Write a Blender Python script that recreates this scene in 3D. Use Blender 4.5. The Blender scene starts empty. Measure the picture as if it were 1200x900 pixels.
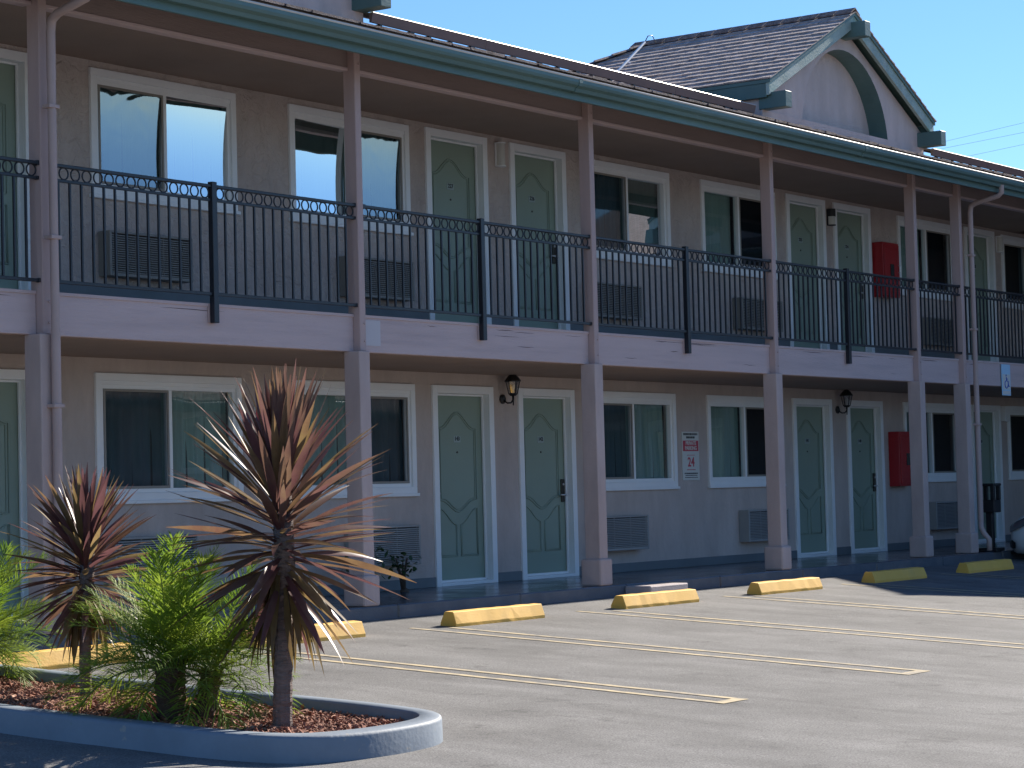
import bpy, bmesh, math, random
from mathutils import Vector, Matrix
R = math.radians
random.seed(7)
sc = bpy.context.scene
col = sc.collection

# ------------------------------------------------------------------ camera, sky, sun, exposure
YAW, PITCH, ROLL = R(54.399), R(2.666), R(-1.485)
EYE = Vector((0.0, 0.0, 0.9855))
fwd = Vector((math.sin(YAW)*math.cos(PITCH), math.cos(YAW)*math.cos(PITCH), math.sin(PITCH)))
rgt = Vector((math.cos(YAW), -math.sin(YAW), 0)); upv = rgt.cross(fwd)
r2 = rgt*math.cos(ROLL)+upv*math.sin(ROLL); u2 = -rgt*math.sin(ROLL)+upv*math.cos(ROLL)
cam = bpy.data.cameras.new('camera'); camo = bpy.data.objects.new('camera', cam); col.objects.link(camo)
camo.matrix_world = Matrix(((r2.x, u2.x, -fwd.x, EYE.x), (r2.y, u2.y, -fwd.y, EYE.y), (r2.z, u2.z, -fwd.z, EYE.z), (0, 0, 0, 1)))
cam.sensor_width = 36.0; cam.lens = 81.0; cam.clip_end = 3000; cam.clip_start = 0.05
sc.camera = camo

SUN_EL, SUN_AZ = R(31.0), R(92.9)          # azimuth from +Y towards +X
world = bpy.data.worlds.new('World'); sc.world = world; world.use_nodes = True
wn = world.node_tree.nodes
sky = wn.new('ShaderNodeTexSky'); sky.sky_type = 'NISHITA'; sky.sun_disc = False
sky.sun_elevation = SUN_EL; sky.sun_rotation = SUN_AZ
sky.air_density = 1.0; sky.dust_density = 0.0; sky.ozone_density = 8.5; sky.altitude = 0
world.node_tree.links.new(sky.outputs[0], wn['Background'].inputs[0])
wn['Background'].inputs[1].default_value = 0.051
sl = bpy.data.lights.new('sun', 'SUN'); sl.energy = 3.35; sl.angle = R(0.53); sl.color = (1.0, 0.925, 0.81)
so = bpy.data.objects.new('sun', sl); col.objects.link(so)
sd = Vector((math.sin(SUN_AZ)*math.cos(SUN_EL), math.cos(SUN_AZ)*math.cos(SUN_EL), math.sin(SUN_EL)))
so.rotation_euler = (-sd).to_track_quat('-Z', 'Y').to_euler(); so.location = sd*60
vs = sc.view_settings
vs.view_transform = 'Standard'; vs.look = 'None'; vs.exposure = 1.66; vs.gamma = 1.0; vs.use_curve_mapping = False
sc.render.engine = 'CYCLES'
sc.cycles.use_denoising = True
sc.cycles.max_bounces = 8; sc.cycles.transparent_max_bounces = 12
sc.cycles.sample_clamp_indirect = 6.0

# ------------------------------------------------------------------ helpers
WL = {}                                     # world location of each object (before a parent's own turn)
def link(o, parent=None, at=(0, 0, 0)):
    col.objects.link(o); at = Vector(at); WL[o] = at
    if parent is not None:
        o.parent = parent; o.location = at-WL[parent]
    else:
        o.location = at
    return o
def obj(name, mesh, mat, parent=None, at=(0, 0, 0), rot=None):
    if mat is not None and not mesh.materials:
        mesh.materials.append(mat)
    o = link(bpy.data.objects.new(name, mesh), parent, at)
    if rot is not None: o.rotation_euler = rot
    return o
def tag(o, label, cat, group=None, kind=None):
    if label: o['label'] = label
    if cat: o['category'] = cat
    if group: o['group'] = group
    if kind: o['kind'] = kind
    return o
def thing(name, label, cat, at=(0, 0, 0), group=None):
    return tag(link(bpy.data.objects.new(name, None), None, at), label, cat, group)
def structure(o, label=None):
    o['kind'] = 'structure'
    if label: o['label'] = label
    return o

class MB:
    def __init__(s): s.v = []; s.f = []
    def add(s, v, f):
        n = len(s.v); s.v += [tuple(p) for p in v]; s.f += [tuple(n+i for i in q) for q in f]; return s
    def box(s, x0, x1, y0, y1, z0, z1):
        return s.add([(x0, y0, z0), (x1, y0, z0), (x1, y1, z0), (x0, y1, z0), (x0, y0, z1), (x1, y0, z1), (x1, y1, z1), (x0, y1, z1)],
                     [(0, 3, 2, 1), (4, 5, 6, 7), (0, 1, 5, 4), (1, 2, 6, 5), (2, 3, 7, 6), (3, 0, 4, 7)])
    def quad(s, *p): return s.add(p, [tuple(range(len(p)))])
    def prism_x(s, prof, x0, x1):
        """(y, z) outline drawn along x; outline counter-clockwise seen from -x ... fixed by recalc"""
        n = len(prof)
        v = [(x0, y, z) for y, z in prof]+[(x1, y, z) for y, z in prof]
        f = [(i, (i+1) % n, n+(i+1) % n, n+i) for i in range(n)]+[tuple(range(n))[::-1], tuple(range(n, 2*n))]
        return s.add(v, f)
    def prism_y(s, prof, y0, y1):
        n = len(prof)
        v = [(x, y0, z) for x, z in prof]+[(x, y1, z) for x, z in prof]
        f = [(i, (i+1) % n, n+(i+1) % n, n+i) for i in range(n)]+[tuple(range(n))[::-1], tuple(range(n, 2*n))]
        return s.add(v, f)
    def prism_z(s, prof, z0, z1):
        n = len(prof)
        v = [(x, y, z0) for x, y in prof]+[(x, y, z1) for x, y in prof]
        f = [(i, (i+1) % n, n+(i+1) % n, n+i) for i in range(n)]+[tuple(range(n))[::-1], tuple(range(n, 2*n))]
        return s.add(v, f)
    def tube(s, pts, rad, n=8, cap=True):
        pts = [Vector(p) for p in pts]; k = len(pts)
        rads = rad if isinstance(rad, (list, tuple)) else [rad]*k
        base = len(s.v); prev = None
        for i, p in enumerate(pts):
            t = (pts[min(i+1, k-1)]-pts[max(i-1, 0)]).normalized()
            if prev is None:
                a = Vector((0, 0, 1)) if abs(t.z) < .9 else Vector((1, 0, 0))
                u = t.cross(a).normalized()
            else:
                u = (prev-t*prev.dot(t)).normalized()
            prev = u; w = t.cross(u)
            for j in range(n):
                an = 2*math.pi*j/n
                s.v.append(tuple(p+(u*math.cos(an)+w*math.sin(an))*rads[i]))
        for i in range(k-1):
            for j in range(n):
                a = base+i*n+j; b = base+i*n+(j+1) % n
                s.f.append((a, b, b+n, a+n))
        if cap:
            s.f.append(tuple(base+j for j in range(n))[::-1]); s.f.append(tuple(base+(k-1)*n+j for j in range(n)))
        return s
    def lathe(s, prof, n=16, c=(0, 0)):
        base = len(s.v)
        for r, z in prof:
            for j in range(n):
                a = 2*math.pi*j/n; s.v.append((c[0]+r*math.cos(a), c[1]+r*math.sin(a), z))
        for i in range(len(prof)-1):
            for j in range(n):
                a = base+i*n+j; b = base+i*n+(j+1) % n
                s.f.append((a, b, b+n, a+n))
        s.f.append(tuple(base+j for j in range(n))[::-1]); s.f.append(tuple(base+(len(prof)-1)*n+j for j in range(n)))
        return s
    def mesh(s, name='m', bevel=0, smooth=False, seg=1, recalc=True, limit=None):
        me = bpy.data.meshes.new(name); me.from_pydata(s.v, [], s.f)
        if bevel or recalc:
            bm = bmesh.new(); bm.from_mesh(me)
            if recalc: bmesh.ops.recalc_face_normals(bm, faces=bm.faces)
            if bevel:
                ed = [e for e in bm.edges if len(e.link_faces) == 2 and e.calc_face_angle(0) > .4]
                bmesh.ops.bevel(bm, geom=ed, offset=bevel, segments=seg, affect='EDGES', profile=.5, clamp_overlap=True)
            bm.to_mesh(me); bm.free()
        if smooth:
            for p in me.polygons: p.use_smooth = True
        return me

# ------------------------------------------------------------------ materials
def M(name, c, rough=.7, var=.12, vs_=1.5, bump=0., bs=40., c2=None, c2s=.8, c2lo=.5, c2hi=.75, metal=0., spec=.5, stretch=(1, 1, 1), bdist=.02, rvar=0.):
    m = bpy.data.materials.new(name); m.use_nodes = True; nt = m.node_tree; N = nt.nodes; L = nt.links
    b = N['Principled BSDF']; b.inputs['Roughness'].default_value = rough; b.inputs['Metallic'].default_value = metal
    b.inputs['Specular IOR Level'].default_value = spec
    g = N.new('ShaderNodeNewGeometry'); mp = N.new('ShaderNodeMapping'); mp.inputs['Scale'].default_value = stretch
    L.new(g.outputs['Position'], mp.inputs['Vector'])
    n1 = N.new('ShaderNodeTexNoise'); n1.inputs['Scale'].default_value = vs_; n1.inputs['Detail'].default_value = 6; n1.inputs['Roughness'].default_value = .65
    L.new(mp.outputs[0], n1.inputs['Vector'])
    mr = N.new('ShaderNodeMapRange'); mr.inputs['From Min'].default_value = .25; mr.inputs['From Max'].default_value = .75
    mr.inputs['To Min'].default_value = 1-var; mr.inputs['To Max'].default_value = 1+var
    L.new(n1.outputs['Fac'], mr.inputs['Value'])
    mx = N.new('ShaderNodeMix'); mx.data_type = 'RGBA'; mx.blend_type = 'MULTIPLY'; mx.inputs[0].default_value = 1
    mx.inputs[6].default_value = (*c, 1)
    if c2 is not None:
        n2 = N.new('ShaderNodeTexNoise'); n2.inputs['Scale'].default_value = c2s; n2.inputs['Detail'].default_value = 8; n2.inputs['Roughness'].default_value = .6
        L.new(mp.outputs[0], n2.inputs['Vector'])
        r = N.new('ShaderNodeMapRange'); r.inputs['From Min'].default_value = c2lo; r.inputs['From Max'].default_value = c2hi
        L.new(n2.outputs['Fac'], r.inputs['Value'])
        m2 = N.new('ShaderNodeMix'); m2.data_type = 'RGBA'; m2.inputs[6].default_value = (*c, 1); m2.inputs[7].default_value = (*c2, 1)
        L.new(r.outputs[0], m2.inputs[0]); L.new(m2.outputs[2], mx.inputs[6])
    L.new(mr.outputs[0], mx.inputs[7]); L.new(mx.outputs[2], b.inputs['Base Color'])
    if rvar:
        rr = N.new('ShaderNodeMapRange'); rr.inputs['To Min'].default_value = max(.02, rough-rvar); rr.inputs['To Max'].default_value = min(1, rough+rvar)
        rr.inputs['From Min'].default_value = .3; rr.inputs['From Max'].default_value = .7
        L.new(n1.outputs['Fac'], rr.inputs['Value']); L.new(rr.outputs[0], b.inputs['Roughness'])
    if bump:
        n3 = N.new('ShaderNodeTexNoise'); n3.inputs['Scale'].default_value = bs; n3.inputs['Detail'].default_value = 5
        L.new(mp.outputs[0], n3.inputs['Vector'])
        bp = N.new('ShaderNodeBump'); bp.inputs['Strength'].default_value = bump; bp.inputs['Distance'].default_value = bdist
        L.new(n3.outputs['Fac'], bp.inputs['Height']); L.new(bp.outputs[0], b.inputs['Normal'])
    return m

def stucco(name, c, c2, relief=.9):
    m = M(name, c, rough=.92, var=.13, vs_=1.6, stretch=(2.0, 2.0, .7), c2=c2, c2s=2.2, c2lo=.38, c2hi=.70, spec=.2)
    nt = m.node_tree; N = nt.nodes; L = nt.links; b = N['Principled BSDF']
    g = N.new('ShaderNodeNewGeometry')
    a = N.new('ShaderNodeTexNoise'); a.inputs['Scale'].default_value = 7; a.inputs['Detail'].default_value = 4; a.inputs['Distortion'].default_value = 1.6
    f = N.new('ShaderNodeTexNoise'); f.inputs['Scale'].default_value = 70; f.inputs['Detail'].default_value = 3
    L.new(g.outputs['Position'], a.inputs['Vector']); L.new(g.outputs['Position'], f.inputs['Vector'])
    ad = N.new('ShaderNodeMath'); ad.operation = 'MULTIPLY_ADD'; ad.inputs[1].default_value = .22
    L.new(f.outputs['Fac'], ad.inputs[0]); L.new(a.outputs['Fac'], ad.inputs[2])
    bp = N.new('ShaderNodeBump'); bp.inputs['Strength'].default_value = relief; bp.inputs['Distance'].default_value = .045
    L.new(ad.outputs[0], bp.inputs['Height']); L.new(bp.outputs[0], b.inputs['Normal'])
    return m

def glass(name, refl, rough=.0, wave=0., tint=(.78, .86, .86)):
    m = bpy.data.materials.new(name); m.use_nodes = True; nt = m.node_tree; N = nt.nodes; L = nt.links
    N.remove(N['Principled BSDF'])
    t = N.new('ShaderNodeBsdfTransparent'); t.inputs[0].default_value = (*tint, 1)
    g = N.new('ShaderNodeBsdfGlossy'); g.inputs['Roughness'].default_value = rough; g.inputs[0].default_value = (.93, .96, 1, 1)
    mx = N.new('ShaderNodeMixShader'); mx.inputs[0].default_value = refl
    L.new(t.outputs[0], mx.inputs[1]); L.new(g.outputs[0], mx.inputs[2]); L.new(mx.outputs[0], N['Material Output'].inputs[0])
    ge = N.new('ShaderNodeNewGeometry'); n = N.new('ShaderNodeTexNoise'); n.inputs['Scale'].default_value = 1.3; n.inputs['Detail'].default_value = 1
    if wave: n.inputs['Scale'].default_value = 3.2; n.inputs['Distortion'].default_value = 1.0
    L.new(ge.outputs['Position'], n.inputs['Vector'])
    bp = N.new('ShaderNodeBump'); bp.inputs['Strength'].default_value = 1; bp.inputs['Distance'].default_value = wave if wave else .0012
    L.new(n.outputs['Fac'], bp.inputs['Height']); L.new(bp.outputs[0], g.inputs['Normal'])
    return m

def leafmat(name, c, c2, trans=.35, rough=.35, vs_=3., spec=.5, tcol=None):
    m = M(name, c, rough=rough, var=.25, vs_=vs_*3, c2=c2, c2s=vs_, c2lo=.42, c2hi=.66, spec=spec)
    nt = m.node_tree; N = nt.nodes; L = nt.links; b = N['Principled BSDF']
    src = b.inputs['Base Color'].links[0].from_socket
    t = N.new('ShaderNodeBsdfTranslucent')
    if tcol: t.inputs[0].default_value = (*tcol, 1)
    else: L.new(src, t.inputs[0])
    mx = N.new('ShaderNodeMixShader'); mx.inputs[0].default_value = trans
    L.new(b.outputs[0], mx.inputs[1]); L.new(t.outputs[0], mx.inputs[2]); L.new(mx.outputs[0], N['Material Output'].inputs[0])
    return m

STUCCO = stucco('mauve_stucco', (.515, .425, .38), (.58, .49, .445))
STUCCO_S = stucco('smooth_mauve_stucco', (.515, .425, .38), (.555, .465, .42), .25)
STUCCO_G = stucco('gable_stucco', (.60, .49, .455), (.64, .53, .50), .25)
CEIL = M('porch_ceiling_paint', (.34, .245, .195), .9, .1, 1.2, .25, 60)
BASEB = M('base_paint', (.15, .165, .175), .55, .15, 2.)
FASC = M('fascia_paint', (.57, .435, .42), .75, .09, 1.3, .5, 30, c2=(.49, .375, .37), c2s=2.5, stretch=(.35, 1, 5), bdist=.012)
FASC2 = M('patch_paint', (.56, .51, .52), .7, .05)
POST = M('post_paint', (.485, .35, .325), .75, .10, 1.5, .3, 40, stretch=(4, 4, .5))
POSTL = stucco('post_stucco', (.50, .385, .355), (.53, .415, .385), .12)
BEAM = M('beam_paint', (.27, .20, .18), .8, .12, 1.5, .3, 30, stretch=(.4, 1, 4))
WHITE = M('white_trim', (.86, .86, .86), .5, .05, 2., .1, 60)
VINYL = M('white_vinyl', (.86, .86, .86), .35, .03, 2.)
DOOR = M('sage_door_paint', (.26, .325, .26), .5, .06, 1.1, .08, 80)
TEAL = M('teal_paint', (.095, .17, .158), .5, .16, 1.6, .1, 40, c2=(.13, .21, .195), c2s=1.1, stretch=(.3, 1, 1))
TEALL = M('pale_teal_paint', (.33, .42, .38), .7, .2, 3., .2, 40, c2=(.47, .53, .49), c2s=4)  # paler, blotchier teal than the trim; used on the rake boards
DRIP = M('drip_edge_metal', (.66, .60, .54), .4, .15, 3)
IRON = M('black_iron', (.011, .013, .02), .38, .2, 4, .1, 90)
SHING = M('brown_shingle', (.125, .085, .08), .9, .45, 6., .6, 90, c2=(.27, .21, .20), c2s=9, c2lo=.4, c2hi=.7)
SHING2 = M('grey_shingle', (.42, .355, .335), .9, .35, 6., .6, 90, c2=(.20, .15, .135), c2s=9, c2lo=.5, c2hi=.75)
FLOOR = M('glossy_walkway_paint', (.075, .09, .112), .18, .25, 2., .06, 120, rvar=.1, spec=.6)
KERBF = M('walkway_kerb_paint', (.115, .125, .145), .6, .25, 3., .25, 60, c2=(.15, .14, .14), c2s=3)
ASPH = None
YEL = M('parking_block_yellow', (.80, .455, .085), .7, .08, 3, .10, 60, c2=(.70, .42, .12), c2s=2.5, c2lo=.5, c2hi=.8)
LINE = M('stall_paint', (.50, .40, .24), .85, .15, 6, c2=(.24, .215, .18), c2s=9, c2lo=.42, c2hi=.66)
PKERB = M('planter_kerb_paint', (.165, .20, .245), .65, .14, 3, .12, 30, c2=(.27, .26, .25), c2s=7, c2lo=.64, c2hi=.68)
CONC = M('bare_concrete', (.42, .36, .35), .85, .15, 5, .3, 60)
SOIL = M('dark_mulch', (.085, .03, .018), .95, .5, 18, 1., 45, c2=(.17, .06, .035), c2s=30)
CHIP = M('red_bark', (.27, .115, .072), .9, .7, 30, .4, 90, c2=(.50, .33, .24), c2s=24, c2lo=.55, c2hi=.70)
ACG = M('ac_grille_paint', (.27, .245, .215), .5, .08)
ACD = M('ac_grille_dark', (.03, .03, .03), .8, .1)
ACL = M('ac_grille_pale', (.34, .33, .32), .5, .08)
RED = M('red_enamel', (.42, .018, .025), .35, .1, 3)
BLK = M('black_plastic', (.012, .012, .014), .45, .15)
DARK = M('dark_window_slot', (.02, .02, .025), .2, .05)
STEEL = M('brushed_steel', (.55, .55, .56), .28, .05, metal=1.)
BRASS = M('dark_bronze', (.05, .045, .04), .35, .1, metal=.7)
SIGNW = M('sign_white', (.66, .66, .62), .5, .04)
SIGNR = M('sign_red', (.55, .06, .09), .5, .05)
SIGNK = M('sign_black', (.02, .02, .02), .5, .05)
SIGNB = M('sign_blue', (.02, .08, .42), .5, .05)
SIGNLB = M('sign_pale_blue', (.42, .66, .85), .45, .05)
PLATE = M('number_plate', (.33, .40, .38), .5, .05)
CURT = M('teal_curtain', (.28, .37, .335), .9, .14, 3., stretch=(6, 6, .4))
CURTD = M('dark_curtain', (.12, .18, .195), .9, .12, 3., stretch=(6, 6, .4))
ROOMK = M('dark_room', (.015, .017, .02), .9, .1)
LAMPW = M('frosted_lamp_glass', (.62, .60, .55), .3, .05)
PIPE = M('downspout_paint', (.46, .335, .305), .6, .1, 2)
PANELK = M('panel_underside', (.06, .045, .045), .5, .1)
PANELF = M('panel_frame_brown', (.15, .10, .095), .5, .2, 2)
GL_UP = glass('mirror_window_glass', .62)
GL_UPC = glass('hazy_window_glass', .5)
GL_SCR = glass('screened_window_glass', .27, .02, .0016, tint=(.45, .5, .52))
GL_LOW = glass('plain_window_glass', .11)
GL_LOWD = glass('screened_plain_glass', .06, .03, tint=(.55, .60, .64))
CORD = leafmat('bronze_cordyline_leaf', (.135, .062, .066), (.185, .115, .075), .42, .34, 2.0, .5)
CORDL = leafmat('olive_cordyline_leaf', (.24, .165, .075), (.15, .075, .055), .45, .38, 2.0, .45)
CORDD = leafmat('dead_cordyline_leaf', (.20, .14, .055), (.13, .085, .05), .35, .6, 3., .2)
CTRUNK = M('cordyline_trunk', (.17, .125, .11), .9, .35, 14, .9, 30, stretch=(1, 1, 4))
PALM = leafmat('palm_leaflet', (.15, .25, .028), (.30, .38, .05), .5, .5, 2.5, .3)
PALMT = M('palm_trunk', (.085, .052, .035), .95, .5, 20, 1., 30)
PALMR = M('palm_rachis', (.16, .22, .05), .6, .2)
SHRUB = leafmat('shrub_leaf', (.03, .075, .025), (.05, .11, .03), .25, .4)
STEMM = M('brown_stem', (.09, .06, .045), .9, .3)

# asphalt with streaks, grain and oil stains
def asphalt():
    m = M('worn_asphalt', (.180, .175, .171), .9, .12, .55, .6, 260, c2=(.140, .136, .133), c2s=1.2, c2lo=.42, c2hi=.68, spec=.3, bdist=.006)
    nt = m.node_tree; N = nt.nodes; L = nt.links; b = N['Principled BSDF']
    src = b.inputs['Base Color'].links[0].from_socket
    g = N.new('ShaderNodeNewGeometry'); mp = N.new('ShaderNodeMapping'); mp.inputs['Scale'].default_value = (1.6, .5, 1); mp.inputs['Rotation'].default_value = (0, 0, .5)
    L.new(g.outputs['Position'], mp.inputs[0])
    n = N.new('ShaderNodeTexNoise'); n.inputs['Scale'].default_value = 1.6; n.inputs['Detail'].default_value = 7; n.inputs['Distortion'].default_value = .6
    L.new(mp.outputs[0], n.inputs['Vector'])
    r = N.new('ShaderNodeMapRange'); r.inputs['From Min'].default_value = .3; r.inputs['From Max'].default_value = .7; r.inputs['To Min'].default_value = .82; r.inputs['To Max'].default_value = 1.15
    L.new(n.outputs['Fac'], r.inputs['Value'])
    f = N.new('ShaderNodeTexNoise'); f.inputs['Scale'].default_value = 95; f.inputs['Detail'].default_value = 3
    L.new(g.outputs['Position'], f.inputs['Vector'])
    r3 = N.new('ShaderNodeMapRange'); r3.inputs['From Min'].default_value = .3; r3.inputs['From Max'].default_value = .7; r3.inputs['To Min'].default_value = .58; r3.inputs['To Max'].default_value = 1.42
    L.new(f.outputs['Fac'], r3.inputs['Value'])
    st = N.new('ShaderNodeTexNoise'); st.inputs['Scale'].default_value = 1.9; st.inputs['Detail'].default_value = 4; st.inputs['Roughness'].default_value = .7
    L.new(g.outputs['Position'], st.inputs['Vector'])
    rs = N.new('ShaderNodeMapRange'); rs.inputs['From Min'].default_value = .58; rs.inputs['From Max'].default_value = .74; rs.inputs['To Min'].default_value = 1.; rs.inputs['To Max'].default_value = .6
    L.new(st.outputs['Fac'], rs.inputs['Value'])
    vo = N.new('ShaderNodeTexVoronoi'); vo.feature = 'F1'; vo.inputs['Scale'].default_value = 2.2
    L.new(g.outputs['Position'], vo.inputs['Vector'])
    rv = N.new('ShaderNodeMapRange'); rv.inputs['From Min'].default_value = .015; rv.inputs['From Max'].default_value = .05; rv.inputs['To Min'].default_value = .5; rv.inputs['To Max'].default_value = 1.
    L.new(vo.outputs['Distance'], rv.inputs['Value'])
    m0 = N.new('ShaderNodeMath'); m0.operation = 'MULTIPLY'; L.new(rs.outputs[0], m0.inputs[0]); L.new(rv.outputs[0], m0.inputs[1])
    m1 = N.new('ShaderNodeMath'); m1.operation = 'MULTIPLY'; L.new(m0.outputs[0], m1.inputs[0]); L.new(r3.outputs[0], m1.inputs[1])
    mu = N.new('ShaderNodeMath'); mu.operation = 'MULTIPLY'; L.new(r.outputs[0], mu.inputs[0]); L.new(m1.outputs[0], mu.inputs[1])
    x = N.new('ShaderNodeMix'); x.data_type = 'RGBA'; x.blend_type = 'MULTIPLY'; x.inputs[0].default_value = 1
    L.new(src, x.inputs[6]); L.new(mu.outputs[0], x.inputs[7]); L.new(x.outputs[2], b.inputs['Base Color'])
    return m
ASPH = asphalt()

# ------------------------------------------------------------------ ground
W = 14.838; YK = 12.95; ZG = -.12; SL = .0596
def gz(y): return ZG+SL*(max(min(y, YK), -2.)-YK)
ys = [-400, -2]+[-2+(YK+2)*i/12 for i in range(1, 13)]+[13.4, 400]
xs = [-400, -30, 0, 8, 16, 24, 32, 40, 400]
mb = MB()
for j, y in enumerate(ys):
    for x in xs: mb.v.append((x, y, gz(y)))
nx = len(xs)
for j in range(len(ys)-1):
    for i in range(nx-1): mb.f.append((j*nx+i, j*nx+i+1, (j+1)*nx+i+1, (j+1)*nx+i))
ground = structure(obj('parking_lot', mb.mesh(), ASPH), 'sloping worn grey asphalt of the parking lot')

# painted stall lines: two long stripes joined by a cap at the open end
def stripe(x0, x1, y0, y1, name='stall_line'):
    m = MB(); n = 8; h = .004
    for i in range(n+1):
        y = y0+(y1-y0)*i/n; j = random.uniform(-.004, .004)
        m.v += [(x0+j, y, gz(y)+h), (x1+j, y, gz(y)+h)]
    for i in range(n): m.f.append((2*i, 2*i+1, 2*i+3, 2*i+2))
    return obj(name, m.mesh(), LINE, ground)
for a, b, ye in ((10.38, 10.72, 7.7), (13.03, 13.36, 7.7), (15.50, 15.87, 7.58), (18.03, 18.42, 7.4), (20.74, 21.10, 7.5), (23.38, 23.75, 7.5), (26.0, 26.36, 7.5), (28.6, 28.96, 7.5)):
    if a < 10.6: continue
    stripe(a, a+.07, ye, 12.25); stripe(b-.07, b, ye, 12.05)
    m = MB(); m.quad((a+.071, ye, gz(ye)+.0042), (b-.071, ye, gz(ye)+.0042), (b-.071, ye+.09, gz(ye+.09)+.0042), (a+.071, ye+.09, gz(ye+.09)+.0042)); obj('stall_line_cap', m.mesh(), LINE, ground)

# walkway in front of the rooms: cast slabs with joints
walk = structure(link(bpy.data.objects.new('walkway', None), None, (20, 13.9, 0)), 'dark glossy painted concrete walkway along the rooms')
x = 6.8
while x < 36.1:
    x1 = min(x+1.89, 36.15)
    obj('slab', MB().box(x+.003, x1-.003, YK, W-.002, -.6, 0).mesh(bevel=.012), FLOOR, walk, (0, 0, 0))
    x = x1
for c in walk.children:
    c.data.materials.append(KERBF)
    for p in c.data.polygons:
        if p.normal.y < -.9: p.material_index = 1

# ------------------------------------------------------------------ facade pieces (facade coordinates: x along, y into the building)
def wall_sheet(x0, x1, z0, z1, holes, y=W, depth=.14):
    X = sorted({x0, x1}|{h[0] for h in holes}|{h[1] for h in holes}); Z = sorted({z0, z1}|{h[2] for h in holes}|{h[3] for h in holes})
    m = MB(); idx = {}
    def vt(a, b):
        if (a, b) not in idx: idx[(a, b)] = len(m.v); m.v.append((a, y, b))
        return idx[(a, b)]
    for i in range(len(X)-1):
        for j in range(len(Z)-1):
            cx, cz = (X[i]+X[i+1])/2, (Z[j]+Z[j+1])/2
            if any(h[0] < cx < h[1] and h[2] < cz < h[3] for h in holes): continue
            m.f.append((vt(X[i], Z[j]), vt(X[i+1], Z[j]), vt(X[i+1], Z[j+1]), vt(X[i], Z[j+1])))
    for a, b, c, d in holes:
        q = [(a, c), (b, c), (b, d), (a, d)]
        for k in range(4):
            p, r = q[k], q[(k+1) % 4]
            m.quad((p[0], y, p[1]), (r[0], y, r[1]), (r[0], y+depth, r[1]), (p[0], y+depth, p[1]))
    return m.mesh(recalc=False)

def ring(m, x0, x1, z0, z1, w, y0, y1):
    m.box(x0, x1, y0, y1, z1-w, z1); m.box(x0, x1, y0, y1, z0, z0+w)
    m.box(x0, x0+w, y0, y1, z0+w, z1-w); m.box(x1-w, x1, y0, y1, z0+w, z1-w)

def curtain_mesh(x0, x1, z0, z1, y, seed=0):
    rnd = random.Random(seed); m = MB(); n = int((x1-x0)/.018); ph = rnd.random()*6
    for i in range(n+1):
        t = x0+(x1-x0)*i/n
        d = .02*math.sin(t*52+ph)+.012*math.sin(t*23+ph*2)
        m.v += [(t, y+d, z0), (t, y+d*.7, z1)]
    for i in range(n): m.f.append((2*i, 2*i+2, 2*i+3, 2*i+1))
    return m.mesh(smooth=True)

def pane_mesh(x0, x1, z0, z1, y, sag, n=10, lean=0., yaw=0.):
    """sealed double glazing: each pane is drawn in slightly at its middle"""
    m = MB()
    for j in range(n+1):
        for i in range(n+1):
            u, v = 2*i/n-1, 2*j/n-1
            m.v.append((x0+(x1-x0)*i/n, y-lean*v+yaw*u+sag*((1-v*v)*.8+(1-u*u)*.08), z0+(z1-z0)*j/n))
    for j in range(n):
        for i in range(n): m.f.append((j*(n+1)+i, j*(n+1)+i+1, (j+1)*(n+1)+i+1, (j+1)*(n+1)+i))
    return m.mesh(smooth=True, recalc=False)
def window(B, x0, x1, z0, z1, panes, curt, seed, screen=None, yaw=0.):
    c = .07
    m = MB(); ring(m, x0, x1, z0, z1, c, W-.028, W+.025)
    m.box(x0+c-.004, x1-c+.004, W-.012, W+.02, z1-c-.035, z1-c+.002)        # inner head step
    win = obj('window', m.mesh(bevel=.004), WHITE, B, (0, 0, 0))
    a0, a1, b0, b1 = x0+c-.003, x1-c+.003, z0+c-.003, z1-c-.03
    m = MB(); ring(m, a0, a1, b0, b1, .04, W-.004, W+.06)
    mid = (a0+a1)/2; m.box(mid-.022, mid+.022, W-.008, W+.058, b0+.04, b1-.04)
    obj('sash_frame', m.mesh(bevel=.003), VINYL, win)
    for k, (p, q) in enumerate(((a0+.04, mid-.022), (mid+.022, a1-.04))):
        y = W+.03+.012*k if panes[k] not in (GL_UP, GL_SCR) else W+(.03 if yaw and k == 0 else .012)
        obj('pane', pane_mesh(p-.004, q+.004, b0+.036, b1-.036, y, *((.020, 10, .013, yaw if k == 0 else 0.) if panes[k] in (GL_UP, GL_SCR) else (.003,))), panes[k], win)
        if screen == k:
            m = MB(); ring(m, p, q, b0+.041, b1-.041, .022, W-.010, W-.002)
            obj('screen_frame', m.mesh(), ACG, win)
        if curt[k]:
            obj('curtain', curtain_mesh(p-.03, q+.03, b0, b1, W+.115, seed*3+k), curt[k], win)
    m = MB(); m.box(x0-.02, x1+.02, W-.045, W+.0, z0-.03, z0+.003); obj('sill', m.mesh(bevel=.004), WHITE, win)
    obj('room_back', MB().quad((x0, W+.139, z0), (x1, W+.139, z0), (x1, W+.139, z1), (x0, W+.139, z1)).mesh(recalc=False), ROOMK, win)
    return win

def text_mesh(s, size, ext=.0015, bold=0.):
    cu = bpy.data.curves.new('t', 'FONT'); cu.body = s; cu.size = size; cu.align_x = 'CENTER'; cu.align_y = 'CENTER'; cu.extrude = ext; cu.offset = bold; cu.resolution_u = 2
    o = bpy.data.objects.new('t', cu); col.objects.link(o)
    me = bpy.data.meshes.new_from_object(o); bpy.data.objects.remove(o); bpy.data.curves.remove(cu)
    return me
def write(name, s, size, mat, parent, at, ext=.0015, bold=0.):
    return obj(name, text_mesh(s, size, ext, bold), mat, parent, at, (math.pi/2, 0, 0))

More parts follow.
